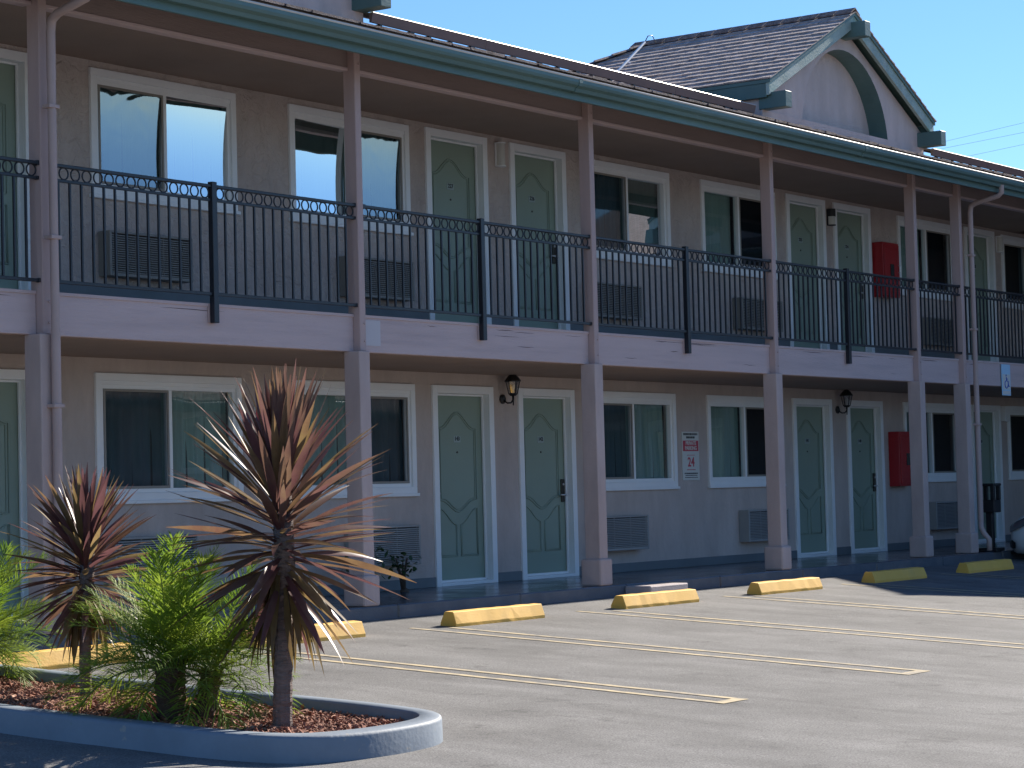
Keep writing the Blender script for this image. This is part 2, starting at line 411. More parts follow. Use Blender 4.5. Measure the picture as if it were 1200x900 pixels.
def arch_line(w, zs, rise, x0, n=16):
    """camel-back curve: flat shoulders that swell to a round crown"""
    out = []
    for i in range(n+1):
        t = i/n; e = .5-.5*math.cos(2*math.pi*t); out.append((x0+w*t, zs+rise*(e**1.25)))
    return out
def molding_mesh(w, h):
    m = MB()
    def run(p, r=.008):
        m.tube([(a, -.004, b) for a, b in p], r, 6); 
    def loop(p):
        run(p+[p[0]])
        cx = sum(a for a, b in p)/len(p); cz = sum(b for a, b in p)/len(p)
        run([(cx+(a-cx)*.90, cz+(b-cz)*(.955 if h > 1 else .9)) for a, b in p+[p[0]]], .0045)
    l, r = .135*w, .865*w
    top = arch_line(r-l, .82*h, .085*h, l)
    bot = [(a, .445*h-(b-.82*h)*.75) for a, b in arch_line(r-l, .82*h, .085*h, l)][::-1]
    loop(top+bot)
    ml, mr_ = .46*w, .54*w
    n = 8
    left = [(l, .15*h), (ml, .15*h), (ml, .315*h)]+[(ml-(ml-l)*i/n, (.315+.085*(.5-.5*math.cos(math.pi*i/n)))*h) for i in range(1, n+1)]
    loop(left); loop([(w-a, b) for a, b in left])
    return m.mesh(smooth=True)
MOLD = {}
def door(B, x0, x1, z0, z1, num, handle='R', sill=True, lever=True):
    c = .085; yl = W+.085
    a, b, t = x0+c, x1-c, z1-c
    leaf = obj('door', MB().box(a+.004, b-.004, yl, yl+.045, z0+.02, t-.004).mesh(bevel=.002), DOOR, B)
    m = MB(); m.box(x0, x0+c, W-.026, W+.004, z0, z1); m.box(x1-c, x1, W-.026, W+.004, z0, z1); m.box(x0+c, x1-c, W-.026, W+.004, z1-c, z1)
    m.box(x0+c-.03, x0+c, W+.004, yl+.05, z0, z1-c+.03); m.box(x1-c, x1-c+.03, W+.004, yl+.05, z0, z1-c+.03); m.box(x0+c, x1-c, W+.004, yl+.05, z1-c, z1-c+.03)
    m.box(b-.02, b, yl-.03, yl-.006, z0, t-.001); m.box(a, a+.02, yl-.03, yl-.006, z0, t-.001); m.box(a+.02, b-.02, yl-.03, yl-.006, t-.02, t-.001)
    obj('door_frame', m.mesh(bevel=.003), WHITE, leaf)
    key = (round(b-a, 2), round(t-z0, 2))
    if key not in MOLD: MOLD[key] = molding_mesh(b-a, t-z0)
    obj('panel_molding', MOLD[key], DOOR, leaf, (a, yl, z0))
    m = MB(); m.box(a, b, W-.03, yl+.02, z0-.0, z0+.035); m.box(a, b, yl-.03, yl+.01, z0+.035, z0+.06)
    obj('threshold', m.mesh(bevel=.004), WHITE, leaf)
    xc = (a+b)/2
    if num:
        obj('number_plate', MB().box(-.062, .062, -.004, .003, -.035, .035).mesh(bevel=.002), PLATE, leaf, (xc, yl-.001, z0+1.56))
        write('room_number', num, .062, SIGNK, leaf, (xc, yl-.0065, z0+1.565), bold=.0012)
    m = MB(); m.tube([(0, .002, 0), (0, -.006, 0)], .011, 10); obj('peephole', m.mesh(), BRASS, leaf, (xc, yl, z0+1.42))
    if lever:
        hx = b-.065 if handle == 'R' else a+.065; s = -1 if handle == 'R' else 1
        m = MB(); m.box(-.032, .032, -.022, .0, -.13, .13); hp = obj('lock_plate', m.mesh(bevel=.006), BRASS, leaf, (hx, yl, z0+.98))
        m = MB(); m.tube([(0, -.02, -.05), (0, -.055, -.05), (s*.02, -.06, -.05), (s*.11, -.06, -.05)], .011, 8)
        m.tube([(0, -.02, .07), (0, -.028, .07)], .016, 10)
        obj('lever_handle', m.mesh(smooth=True), STEEL, leaf, (hx, yl, z0+.98))
    else:
        m = MB(); m.tube([(0, 0, 0), (0, -.03, 0), (0, -.035, 0), (0, -.06, 0)], [.012, .012, .027, .022], 12)
        obj('door_knob', m.mesh(smooth=True), STEEL, leaf, (a+.055, yl, z0+.98))
    return leaf

SR, RZ = .30, 5.05                               # main roof slope, height at the eave
def gable(B, xc, yw=13.10, hw=2.13, apex=6.80, slope=.505, yb=15.95, zroof=4.95, vents=True):
    """front-gabled dormer with an arched recess, timber ends and shingle courses"""
    zl = apex-slope*hw-.17                       # wall top at the sides
    D = link(bpy.data.objects.new('dormer', None), B, (xc, yw, zroof))
    # wall with arch hole
    r, ac = 1.15, 4.90; n = 28; zb = RZ+SR*(yw-12.5)-.03; ac = max(ac, zb)
    arc = [(r*math.cos(math.pi*i/n), ac+r*math.sin(math.pi*i/n)) for i in range(n+1)]
    m = MB(); za = apex-.17
    outer = []
    def top(x): return za-slope*abs(x)
    xs_ = sorted(set([-hw, hw, 0.]+[round(a[0], 4) for a in arc]))
    arcz = {round(a[0], 4): a[1] for a in arc}
    for p, q in zip(xs_, xs_[1:]):
        lo_p = arcz.get(p, zb) if -r-1e-6 <= p <= r+1e-6 else zb
        lo_q = arcz.get(q, zb) if -r-1e-6 <= q <= r+1e-6 else zb
        if p < -r+1e-6 and q <= -r+1e-6: lo_p = lo_q = zb
        if p >= r-1e-6: lo_p = lo_q = zb
        m.quad((p, 0, lo_p), (q, 0, lo_q), (q, 0, top(q)), (p, 0, top(p)))
    for s in (-1, 1): m.quad((s*hw, 0, zb), (s*hw, yb-yw, zb+SR*(yb-yw)), (s*hw, yb-yw, max(zl, zb+SR*(yb-yw)+.01)), (s*hw, 0, zl))
    wl = obj('gable_wall', m.mesh(recalc=False), STUCCO_G, D, (xc, yw, 0))
    m = MB()
    full = [(r, zb)]+arc+[(-r, zb)]
    for p, q in zip(full, full[1:]): m.quad((p[0], 0, p[1]), (p[0], .25, p[1]), (q[0], .25, q[1]), (q[0], 0, q[1]))
    obj('arch_lining', m.mesh(recalc=False), TEAL, D, (xc, yw, 0))
    m = MB(); m.add([(x_, .25, z_) for x_, z_ in full], [tuple(range(len(full)))]); obj('arch_panel', m.mesh(recalc=False), STUCCO_G, D, (xc, yw, 0))
    obj('base_flashing', MB().box(-hw-.012, hw+.012, -.02, .0, zb+.035, zb+.15).mesh(), STUCCO_G, D, (xc, yw, 0))
    # roof boards
    ho = hw+.07; yf = -.15
    for s in (-1, 1):
        pr_ = [(0, apex-.19), (0, apex-.01), (s*ho, apex-.01-slope*ho), (s*ho, apex-.19-slope*ho)]
        obj('rake_board', MB().prism_y(pr_, yf, yf+.045).mesh(bevel=.004), TEALL, D, (xc, yw, 0))
        pr_ = [(0, apex-.04), (0, apex), (s*(ho+.01), apex-slope*(ho+.01)), (s*(ho+.01), apex-.04-slope*(ho+.01))]
        obj('roof_deck', MB().prism_y(pr_, yf-.02, yb-yw).mesh(), TEAL, D, (xc, yw, 0))
        obj('eave_board', MB().box(min(s*ho, s*(ho-.04)), max(s*ho, s*(ho-.04)), yf+.046, yb-yw+1.2, apex-.21-slope*ho, apex-.045-slope*ho).mesh(bevel=.003), TEAL, D, (xc, yw, 0))
    for bx, bz in ((0, apex-.22), (-ho+.12, apex-.30-slope*(ho-.12)), (ho-.12, apex-.30-slope*(ho-.12))):
        obj('beam_end', MB().box(bx-.075, bx+.075, -.34, .02, bz-.10, bz+.09).mesh(bevel=.006), TEAL, D, (xc, yw, 0))
    # hip at the back
    L = yb-yw; e = hw+.1; t_ = e
    m = MB()
    m.quad((0, L, apex+.012), (e, L+t_, apex-slope*e), (-e, L+t_, apex-slope*e))
    for s in (-1, 1): m.quad((0, L, apex-.002), (s*e, L+t_, apex-slope*e), (s*e, L, apex-slope*e))
    obj('hip_roof', m.mesh(), SHING2, D, (xc, yw, 0))
    # shingle courses
    rnd = random.Random(int(xc*10)); nco = 15; sl_len = ho/math.cos(math.atan(slope)); ex = sl_len/nco
    th = math.atan(slope)
    for s in (-1, 1):
        for k in range(nco):
            m = MB(); y = yf-.035
            d0 = ex*k                                   # distance down the slope of this course's top
            dmid = (d0+ex)*math.cos(th)
            yend = L+dmid*.98
            while y < yend:
                w_ = rnd.uniform(.12, .26); d1 = d0+ex*1.10+rnd.uniform(-.004, .004); tk = rnd.uniform(.015, .021)
                def P(d, yy, up):
                    return (s*(d*math.cos(th)+up*math.sin(th)), yy, apex-d*math.sin(th)+up*math.cos(th))
                y1 = min(y+w_-.006, yend)
                v = [P(d0, y, .004), P(d0, y1, .004), P(d1, y1, .008), P(d1, y, .008), P(d0, y, .010), P(d0, y1, .010), P(d1, y1, .008+tk), P(d1, y, .008+tk)]
                m.add(v, [(0, 3, 2, 1), (4, 5, 6, 7), (0, 1, 5, 4), (1, 2, 6, 5), (2, 3, 7, 6), (3, 0, 4, 7)]); y += w_
            obj('shingle_course', m.mesh(), SHING2, D, (xc, yw, 0))
    for s in (-1, 1):                            # caps along the hips
        m = MB(); k = 0
        while k*.24 < e*1.4:
            f0, f1 = k*.24/1.414, (k*.24+.26)/1.414
            a_, b_ = Vector((s*f0, L+f0, apex-slope*f0+.03)), Vector((s*f1, L+f1, apex-slope*f1+.045)); w_ = Vector((-s*.09, .09, -.02))
            m.add([a_-w_-Vector((0, 0, .05)), a_+Vector((0, 0, .012)), a_+w_-Vector((0, 0, .02)), b_-w_-Vector((0, 0, .05)), b_+Vector((0, 0, .012)), b_+w_-Vector((0, 0, .02))], [(0, 1, 4, 3), (1, 2, 5, 4), (3, 4, 5), (0, 2, 1)]); k += 1
        obj('hip_cap', m.mesh(), SHING, D, (xc, yw, 0))
    m = MB(); y = yf-.03
    while y < L:
        m.prism_y([(-.12, apex-.12*slope+.035), (0, apex+.045), (.12, apex-.12*slope+.035), (.12, apex-.12*slope+.05), (0, apex+.062), (-.12, apex-.12*slope+.05)], y, y+.24); y += .25
    obj('ridge_cap', m.mesh(), SHING, D, (xc, yw, 0))
    return D

def roof(B, x0, x1, ridge=19.5, gables=()):
    y0, z0 = 12.50, RZ
    pr_ = [(y0, 5.001), (y0, z0), (ridge, z0+SR*(ridge-y0)), (ridge+7, z0), (ridge+7, z0-.02), (ridge, z0+SR*(ridge-y0)-.06)]
    rf = obj('roof', MB().prism_x(pr_, x0, x1).mesh(), SHING, B)
    rnd = random.Random(int(x0))
    for k in range(5):
        m = MB(); x = x0; ya = y0-.035+k*.16
        while x < x1:
            w_ = rnd.uniform(.2, .36); xe = min(x+w_-.008, x1); tk = rnd.uniform(.016, .03); yo = ya+rnd.uniform(-.012, .006)
            if not any(abs((x+xe)/2-g) < 2.16 and ya+.19 > 13.08 for g in gables):
                zz = lambda y: z0+SR*(y-y0)
                v = [(x, yo, zz(yo)+.006), (xe, yo, zz(yo)+.006), (xe, ya+.2, zz(ya+.2)+.002), (x, ya+.2, zz(ya+.2)+.002),
                     (x, yo, zz(yo)+.006+tk), (xe, yo, zz(yo)+.006+tk), (xe, ya+.2, zz(ya+.2)+.008), (x, ya+.2, zz(ya+.2)+.008)]
                m.add(v, [(0, 3, 2, 1), (4, 5, 6, 7), (0, 1, 5, 4), (1, 2, 6, 5), (2, 3, 7, 6), (3, 0, 4, 7)])
            x += w_
        obj('shingle_course', m.mesh(), SHING, rf)
    # gutter, drip edge, fascia board
    g = [(12.520, 4.990), (12.520, 4.872), (12.455, 4.872), (12.440, 4.905), (12.405, 4.925), (12.395, 4.950), (12.395, 4.985), (12.402, 4.985), (12.402, 4.954), (12.412, 4.932), (12.446, 4.912), (12.462, 4.880), (12.513, 4.880), (12.513, 4.990)]
    x = x0
    while x < x1-.1:
        xe = min(x+6.1, x1); obj('gutter', MB().prism_x(g, x+.002, xe-.002).mesh(), TEAL, rf)
        obj('gutter_seam', MB().prism_x([(12.5, 4.866), (12.45, 4.866), (12.434, 4.90), (12.399, 4.92), (12.389, 4.95), (12.389, 4.99), (12.395, 4.99), (12.395, 4.95), (12.405, 4.925), (12.44, 4.905), (12.455, 4.872), (12.5, 4.872)], xe-.03, xe+.03).mesh(), TEAL, rf)
        x = xe
    obj('drip_edge', MB().prism_x([(12.399+.011*math.cos(math.pi*i/5), 4.991+.011*math.sin(math.pi*i/5)) for i in range(10)], x0, x1).mesh(smooth=True), DRIP, rf)
    obj('fascia_board', MB().box(x0, x1, 12.522, 12.548, 4.805, 5.0).mesh(bevel=.003), TEAL, rf)
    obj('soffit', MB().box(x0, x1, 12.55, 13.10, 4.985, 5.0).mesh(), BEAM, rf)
    return rf

# ------------------------------------------------------------------ main building
PX = [8.335, 12.115, 15.895, 19.672, 23.455, 27.235, 28.62, 32.40]      # left front edges of the upper posts
XL, XR = 6.8, 36.2
main = thing('motel_building', 'two-storey mauve stucco motel with balcony, white-framed windows and sage green doors', 'building', (21.5, W, 0))
WX = {'A': (14.38, 16.28), 'B': (17.05, 18.95), 'C': (22.24, 24.13), 'D': (24.89, 26.79), 'E': (30.43, 32.33), 'F': (34.12, 36.02), 'Z': (9.75, 11.65)}
UDX = [(12.59, 13.69, '228'), (19.24, 20.34, '227'), (20.77, 21.87, '226'), (27.10, 28.20, '225'), (28.45, 29.56, '224'), (32.73, 33.84, '223')]
LDX = [(12.56, 13.66, '144'), (19.25, 20.34, '143'), (20.81, 21.92, '142'), (27.11, 28.21, '141'), (28.66, 29.75, '140'), (32.74, 33.84, '139')]
ZU = 2.73
holes = []
for a, b in WX.values():
    holes += [(a+.03, b-.03, 1.02, 2.10), (a+.03, b-.03, 3.74, 4.82)]
holes_l = [h for h in holes if h[2] < 2]+[(a+.05, b-.05, 0, 2.09) for a, b, _ in LDX]
holes_u = [h for h in holes if h[2] > 2]+[(a+.05, b-.05, 2.60, 4.83) for a, b, _ in UDX]
obj('lower_wall', wall_sheet(XL, XR, -.3, 2.45, holes_l), STUCCO_S, main)
obj('upper_wall', wall_sheet(XL, XR, 2.45, 5.3, holes_u), STUCCO, main)
m = MB(); m.box(XL, XL+.15, W+.002, 26.4, -.3, 5.0); m.box(XL+.15, 44, 26.25, 26.4, -.3, 5.0)
obj('rear_walls', m.mesh(), STUCCO, main)
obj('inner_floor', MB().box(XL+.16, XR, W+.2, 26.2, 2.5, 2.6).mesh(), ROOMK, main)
def baseboard(z0, z1, doors, name):
    x = XL
    for a, b, _ in sorted(doors)+[(XR, XR, '')]:
        if a > x: obj(name, MB().box(x, a-.001, W-.014, W-.0005, z0, z1).mesh(bevel=.003), BASEB, main)
        x = b+.001
baseboard(.001, .105, LDX, 'base_strip'); baseboard(2.601, 2.915, UDX, 'base_strip')
gd, sg, gl, gs = GL_UP, GL_SCR, GL_LOW, GL_LOWD
spec_u = {'Z': ((gl, gl), (CURT, CURT), None), 'A': ((sg, gd), (CURT, CURT), 0), 'B': ((gd, sg), (CURT, CURT), 1), 'C': ((gs, GL_UPC), (CURTD, CURT), 0), 'D': ((gl, gs), (CURT, None), 1), 'E': ((gl, gs), (CURT, None), 1), 'F': ((gs, gl), (None, CURTD), 0)}
spec_l = {'Z': ((gl, gl), (CURT, CURT), None), 'A': ((gs, gl), (CURTD, CURT), 0), 'B': ((gl, gs), (CURT, CURTD), 1), 'C': ((gs, gl), (CURTD, CURT), 0), 'D': ((gl, gs), (CURT, None), 1), 'E': ((gl, gs), (CURTD, None), 1), 'F': ((gs, gl), (None, CURTD), 0)}
for i, (k, (a, b)) in enumerate(WX.items()):
    p, c, s = spec_u[k]; window(main, a, b, 3.715, 4.85, p, c, i, s, .034 if k == 'B' else 0.)
    p, c, s = spec_l[k]; window(main, a, b, .99, 2.13, p, c, i+20, s)
for i, (a, b, n_) in enumerate(UDX):
    door(main, a, b, ZU, 4.87, n_, handle='L' if i in (1, 3, 5) else 'R', lever=i in (2, 4))
    obj('door_sill', MB().box(a, b, W-.05, W+.12, 2.601, ZU).mesh(bevel=.004), WHITE, main)
for i, (a, b, n_) in enumerate(LDX): door(main, a, b, .0, 2.13, n_, handle='R', lever=i in (2, 4))
# porch ceilings, deck, beams
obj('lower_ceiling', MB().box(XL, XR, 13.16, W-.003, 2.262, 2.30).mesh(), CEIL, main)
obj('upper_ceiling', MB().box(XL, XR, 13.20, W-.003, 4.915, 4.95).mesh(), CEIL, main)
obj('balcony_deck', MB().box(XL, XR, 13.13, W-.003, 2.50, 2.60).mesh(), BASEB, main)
ends = [XL]+PX+[XR]
for a, b in zip(ends, ends[1:]):
    l = a+.088 if a in PX else a
    r_ = b-.003
    obj('balcony_fascia', MB().box(l, r_, 13.105, 13.155, 2.268, 2.602).mesh(bevel=.004), FASC, main)
    obj('fascia_cap', MB().box(l, r_, 13.095, 13.105, 2.578, 2.604).mesh(bevel=.002), FASC, main)
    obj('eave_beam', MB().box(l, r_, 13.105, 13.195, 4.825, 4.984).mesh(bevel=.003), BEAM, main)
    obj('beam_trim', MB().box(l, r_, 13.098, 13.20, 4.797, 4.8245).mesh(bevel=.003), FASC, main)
FR_ = random.Random(12)
SPLIT = M('wood_split', (.16, .11, .10), .9, .2)
for k in range(46):
    x = FR_.uniform(9, 35); l_ = FR_.uniform(.12, .9); z = FR_.choice((2.555, 2.545, FR_.uniform(2.30, 2.57)))
    if any(x-.02 < p+.09 and x+l_ > p-.08 for p in PX): continue
    m = MB(); n_ = 6; h_ = FR_.uniform(.0012, .004)
    for i in range(n_+1):
        zz = z+FR_.uniform(-.003, .003); w_ = h_*math.sin(math.pi*i/n_)+.0004; m.v += [(x+l_*i/n_, 13.1038, zz-w_), (x+l_*i/n_, 13.1038, zz+w_)]
    for i in range(n_): m.f.append((2*i, 2*i+2, 2*i+3, 2*i+1))
    obj('wood_split', m.mesh(recalc=False), SPLIT, main)
obj('paint_patch', MB().box(16.0, 16.27, 13.101, 13.1045, 2.33, 2.56).mesh(), FASC2, main)
for p in PX:
    up = obj('post', MB().box(p, p+.085, 13.03, 13.165, 2.272, 4.984).mesh(bevel=.006), POST, main)
    for bz in (2.36, 2.52, 4.86):
        m = MB(); m.tube([(p+.06, 13.035, bz), (p+.06, 13.022, bz)], .011, 8); obj('bolt', m.mesh(), POST, up)
    lo = obj('post', MB().box(p-.075, p+.075, 12.985, 13.165, .0, 2.270).mesh(bevel=.010, seg=2), POSTL, main)
    obj('post_base', MB().box(p-.115, p+.108, 12.952, 13.20, .001, .275).mesh(bevel=.022, seg=2), POSTL, lo)
GX = (13.96, 25.56)
roof(main, XL-.4, XR+8, gables=GX)
for g in GX: gable(main, g)

# ------------------------------------------------------------------ the other two wings of the court (same build, turned)
def build_wing(name, label, u0, u1, wins, doors, posts, gabs, deck0, ridge=19.5):
    B = thing(name, label, 'building', (u0, W, 0)); wh = []
    for a, b in wins: wh += [(a+.03, b-.03, 1.02, 2.10), (a+.03, b-.03, 3.74, 4.82)]
    for a, b in doors: wh += [(a+.05, b-.05, 0, 2.09), (a+.05, b-.05, 2.73, 4.83)]
    obj('wall', wall_sheet(u0, u1, -1.4, 5.3, wh), STUCCO, B)
    for i, (a, b) in enumerate(wins):
        for z in (.99, 3.715): window(B, a, b, z, z+1.135, (GL_LOW, GL_LOW), (CURT, CURT), 60+i)
    for a, b in doors:
        for z in (0, ZU): door(B, a, b, z, z+2.13, '', lever=False)
    obj('balcony_deck', MB().box(deck0, u1, 13.13, W-.003, 2.27, 2.60).mesh(), BASEB, B)
    obj('balcony_fascia', MB().box(deck0, u1, 13.08, 13.128, 2.268, 2.602).mesh(), FASC, B)
    obj('porch_ceiling', MB().box(u0, u1, 13.20, W-.003, 4.915, 4.95).mesh(), CEIL, B)
    obj('eave_beam', MB().box(deck0, u1, 13.105, 13.195, 4.80, 4.984).mesh(), BEAM, B)
    for p in posts: obj('post', MB().box(p, p+.1, 12.99, 13.079, -.02, 4.984).mesh(), POST, B)
    obj('wing_walkway', MB().box(deck0, u1, YK, W-.003, -1.6, -.003).mesh(bevel=.01), FLOOR, B)
    for q in (u0, u1-.15): obj('side_wall', MB().box(q, q+.15, W+.003, 25, -1.4, 5.0).mesh(), STUCCO, B)
    roof(B, deck0+.4, u1+.4, ridge, gables=gabs)
    for g in gabs: gable(B, g)
    return B
wing = build_wing('motel_wing', 'mauve stucco motel wing with gabled dormer closing the court beyond the white car', 21.2, 31.2,
                  [(24.4, 26.3), (27.1, 29.0)], [(29.4, 30.5)], (24.2, 27.98, 31.0), (25.5,), 23.1)
wing.rotation_euler = (0, 0, -math.pi/2)         # facade (u, v) -> world (v+21.362, -u+35.96)
wing.location = (W+21.362, -21.2+35.96, 0)
opp = build_wing('motel_rear_wing', 'mauve stucco motel wing at the far side of the lot, facing the rooms', -44.0, 30.0,
                 [(-8.5, -6.6), (-5.8, -3.9), (2.2, 4.1), (4.9, 6.8), (12.6, 14.5), (15.3, 17.2), (23.2, 25.1)], [(-3.2, -2.1), (-1.6, -.5), (7.6, 8.7), (9.4, 10.5), (18.0, 19.1), (19.8, 20.9)], (-10.2, -6.4, -2.6, 1.2, 5.0, 8.8, 12.6, 16.4, 20.2, 24.0, 27.8)+tuple(-14.0-3.8*i for i in range(8)), (), -44.0)
opp.rotation_euler = (0, 0, math.pi)             # faces +y, wall at y = -34
opp.location = (104.0, -34.0, -1.0)

# ------------------------------------------------------------------ balcony railings
YR = 13.07
PITCHB = .1175
bal_me = MB().box(-.009, .009, -.009, .009, 0, .775).mesh(bevel=.0015)
def torus(Rr, r, n=18, k=6):
    m = MB()
    for i in range(n):
        a = 2*math.pi*i/n
        for j in range(k):
            b = 2*math.pi*j/k; rr = Rr+r*math.cos(b); m.v.append((rr*math.cos(a), r*math.sin(b), rr*math.sin(a)))
    for i in range(n):
        for j in range(k):
            m.f.append((i*k+j, i*k+(j+1) % k, ((i+1) % n)*k+(j+1) % k, ((i+1) % n)*k+j))
    return m.mesh(smooth=True)
ring_me = torus(.0465, .0068)
def railing(x0, x1, newels, label):
    t = thing('balcony_railing', label, 'railing', ((x0+x1)/2, YR, 2.60), 'black ring-topped railings along the balcony')
    segs = [x0]+newels+[x1]
    for i, (a, b) in enumerate(zip(segs, segs[1:])):
        l = a+(.031 if i else 0); r_ = b-(.031 if i < len(segs)-2 else 0)
        obj('top_rail', MB().box(l, r_, YR-.019, YR+.019, 3.566, 3.592).mesh(bevel=.003), IRON, t)
        obj('middle_rail', MB().box(l, r_, YR-.013, YR+.013, 3.452, 3.474).mesh(bevel=.002), IRON, t)
        obj('bottom_rail', MB().box(l, r_, YR-.013, YR+.013, 2.668, 2.694).mesh(bevel=.002), IRON, t)
        n = int(round((r_-l)/PITCHB)); st = (r_-l)/n
        for k in range(n):
            obj('ring', ring_me, IRON, t, (l+st*(k+.5), YR, 3.522))
            if k: obj('baluster', bal_me, IRON, t, (l+st*k, YR, 2.687))
        for e, s in ((l, 1), (r_, -1)):
            if e in (x0, x1):
                obj('bracket', MB().box(e-.012, e+.05, YR-.024, YR+.024, 3.560, 3.598).mesh(bevel=.003), IRON, t)
                obj('bracket', MB().box(e-.012, e+.05, YR-.02, YR+.02, 3.450, 3.478).mesh(bevel=.003), IRON, t)
                obj('bracket', MB().box(e-.012, e+.05, YR-.02, YR+.02, 2.665, 2.698).mesh(bevel=.003), IRON, t)
    for nx_ in newels:
        p = obj('newel_post', MB().box(nx_-.03, nx_+.03, YR-.03, YR+.024, 2.44, 3.615).mesh(bevel=.004), IRON, t)
        obj('wood_block', MB().box(nx_-.05, nx_+.03, YR+.0245, 13.1035, 2.44, 2.60).mesh(bevel=.003), POST, p)
RL = [((6.9, 8.33), [], 'short black iron railing at the left end of the balcony'),
      ((8.425, 12.11), [10.2], 'black iron railing bay left of the tall near downspout'),
      ((12.205, 15.89), [14.05], 'black iron railing bay right of the tall near downspout'),
      ((15.985, 19.667), [17.80], 'black iron railing bay with a pale paint patch on the board below it'),
      ((19.762, 23.45), [21.575], 'black iron railing bay above the small concrete step'),
      ((23.545, 27.23), [25.365], 'black iron railing bay directly below the large gabled dormer'),
      ((27.325, 28.615), [], 'short black iron railing bay without a middle post, beside the far downspout'),
      ((28.71, 32.395), [30.95], 'black iron railing bay above the pale blue wheelchair sign')]
for (a, b), nw, lb in RL: railing(a, b, nw, lb)

# ------------------------------------------------------------------ air conditioners
slat_me = {}
def aircon(x0, z0, label, mat, w=1.06, h=.405, d=.15):
    t = thing('air_conditioner', label, 'air conditioner', (x0+w/2, W, z0), 'wall air conditioners below the windows')
    m = MB(); y = W-d
    m.box(x0, x0+.028, y, W-.001, z0, z0+h); m.box(x0+w-.028, x0+w, y, W-.001, z0, z0+h); m.box(x0+.028, x0+w-.028, y, W-.001, z0+h-.022, z0+h); m.box(x0+.028, x0+w-.028, y, W-.001, z0, z0+.03)
    obj('case', m.mesh(bevel=.004), mat, t)
    obj('backing', MB().box(x0+.028, x0+w-.028, y+.04, W-.01, z0+.03, z0+h-.022).mesh(), ACD, t)
    if 's' not in slat_me: slat_me['s'] = MB().add([(0, 0, 0), (w-.058, 0, 0), (w-.058, .02, .010), (0, .02, .010), (0, 0, .009), (w-.058, 0, .009), (w-.058, .02, .016), (0, .02, .016)], [(0, 3, 2, 1), (4, 5, 6, 7), (0, 1, 5, 4), (1, 2, 6, 5), (2, 3, 7, 6), (3, 0, 4, 7)]).mesh()
    key = mat.name
    if key not in slat_me:
        slat_me[key] = slat_me['s'].copy(); slat_me[key].materials.clear(); slat_me[key].materials.append(mat)
    n = 17
    for k in range(n): obj('slat', slat_me[key], None, t, (x0+.029, y+.004, z0+.034+k*(h-.06)/n))
    for q in (.33, .66): obj('grille_bar', MB().box(x0+w*q-.006, x0+w*q+.006, y+.024, y+.034, z0+.03, z0+h-.022).mesh(), mat, t)
ACU = {'A': (14.46, 'tan grille', ACG), 'B': (17.77, '', ACG), 'C': (22.18, '', ACG), 'D': (25.62, '', ACG), 'E': (31.13, '', ACG)}
AL = {('A', 1): 'brown louvred air conditioner behind the railing beside the tall downspout bay',
      ('B', 1): 'brown louvred air conditioner upstairs, left of the doors around the slim white light',
      ('C', 1): 'brown louvred air conditioner upstairs, right of the doors around the slim white light',
      ('D', 1): 'brown louvred air conditioner upstairs, left of the doors around the black box light',
      ('E', 1): 'dark louvred air conditioner upstairs, right of the upper red cabinet',
      ('A', 0): 'grey louvred air conditioner low on the wall behind the bushy palm',
      ('B', 0): 'grey louvred air conditioner low on the wall beside the leafy shrub',
      ('C', 0): 'grey louvred air conditioner below the window left of the parking notice',
      ('D', 0): 'grey louvred air conditioner below the window right of the parking notice',
      ('E', 0): 'grey louvred air conditioner low on the wall right of the lower red cabinet'}
for k, (xa, _, mt) in ACU.items():
    aircon(xa, 2.985, AL[(k, 1)], mt); aircon(xa, .262, AL[(k, 0)], ACL)

# ------------------------------------------------------------------ lamps, cabinets, signs
def lantern(x, z, label):
    t = thing('wall_lantern', label, 'lantern', (x, W, z), 'black carriage lanterns between lower doors')
    y = W
    m = MB(); m.tube([(x, y-.001, z), (x, y-.018, z), (x, y-.03, z)], [.052, .052, .03], 16); obj('back_plate', m.mesh(smooth=False), BLK, t)
    m = MB(); m.tube([(x, y-.02, z-.01), (x, y-.07, z-.045), (x, y-.12, z-.045), (x, y-.15, z-.01), (x, y-.15, z+.03)], .009, 8); m.tube([(x, y-.15, z-.075), (x, y-.15, z+.03)], [.006, .014], 8); obj('arm', m.mesh(smooth=True), BLK, t)
    c = (x, y-.15)
    m = MB(); m.lathe([(.03, z+.03), (.045, z+.045), (.052, z+.05), (.052, z+.058)], 6, c); obj('base_cup', m.mesh(), BLK, t)
    m = MB(); m.lathe([(.046, z+.059), (.074, z+.185)], 6, c); obj('glass_body', m.mesh(), glass('lantern_glass'+str(int(x)), .12, .05, tint=(.85, .85, .85)), t)
    m = MB()
    for k in range(6):
        a = 2*math.pi*k/6; m.tube([(c[0]+.049*math.cos(a), c[1]+.049*math.sin(a), z+.056), (c[0]+.077*math.cos(a), c[1]+.077*math.sin(a), z+.188)], .005, 5)
    obj('cage', m.mesh(), BLK, t)
    m = MB(); m.lathe([(.09, z+.186), (.092, z+.196), (.055, z+.245), (.022, z+.272), (.012, z+.285), (.016, z+.298), (.004, z+.335)], 12, c); obj('roof_cap', m.mesh(), BLK, t)
    m = MB(); m.lathe([(.010, z+.06), (.014, z+.09), (.026, z+.12), (.022, z+.15), (.004, z+.165)], 10, c); obj('bulb', m.mesh(smooth=True), LAMPW, t)
lantern(20.53, 2.00, 'black carriage lantern on the wall between the doors near the leafy shrub')
lantern(28.40, 1.99, 'black carriage lantern on the wall between the doors near the lower red cabinet')
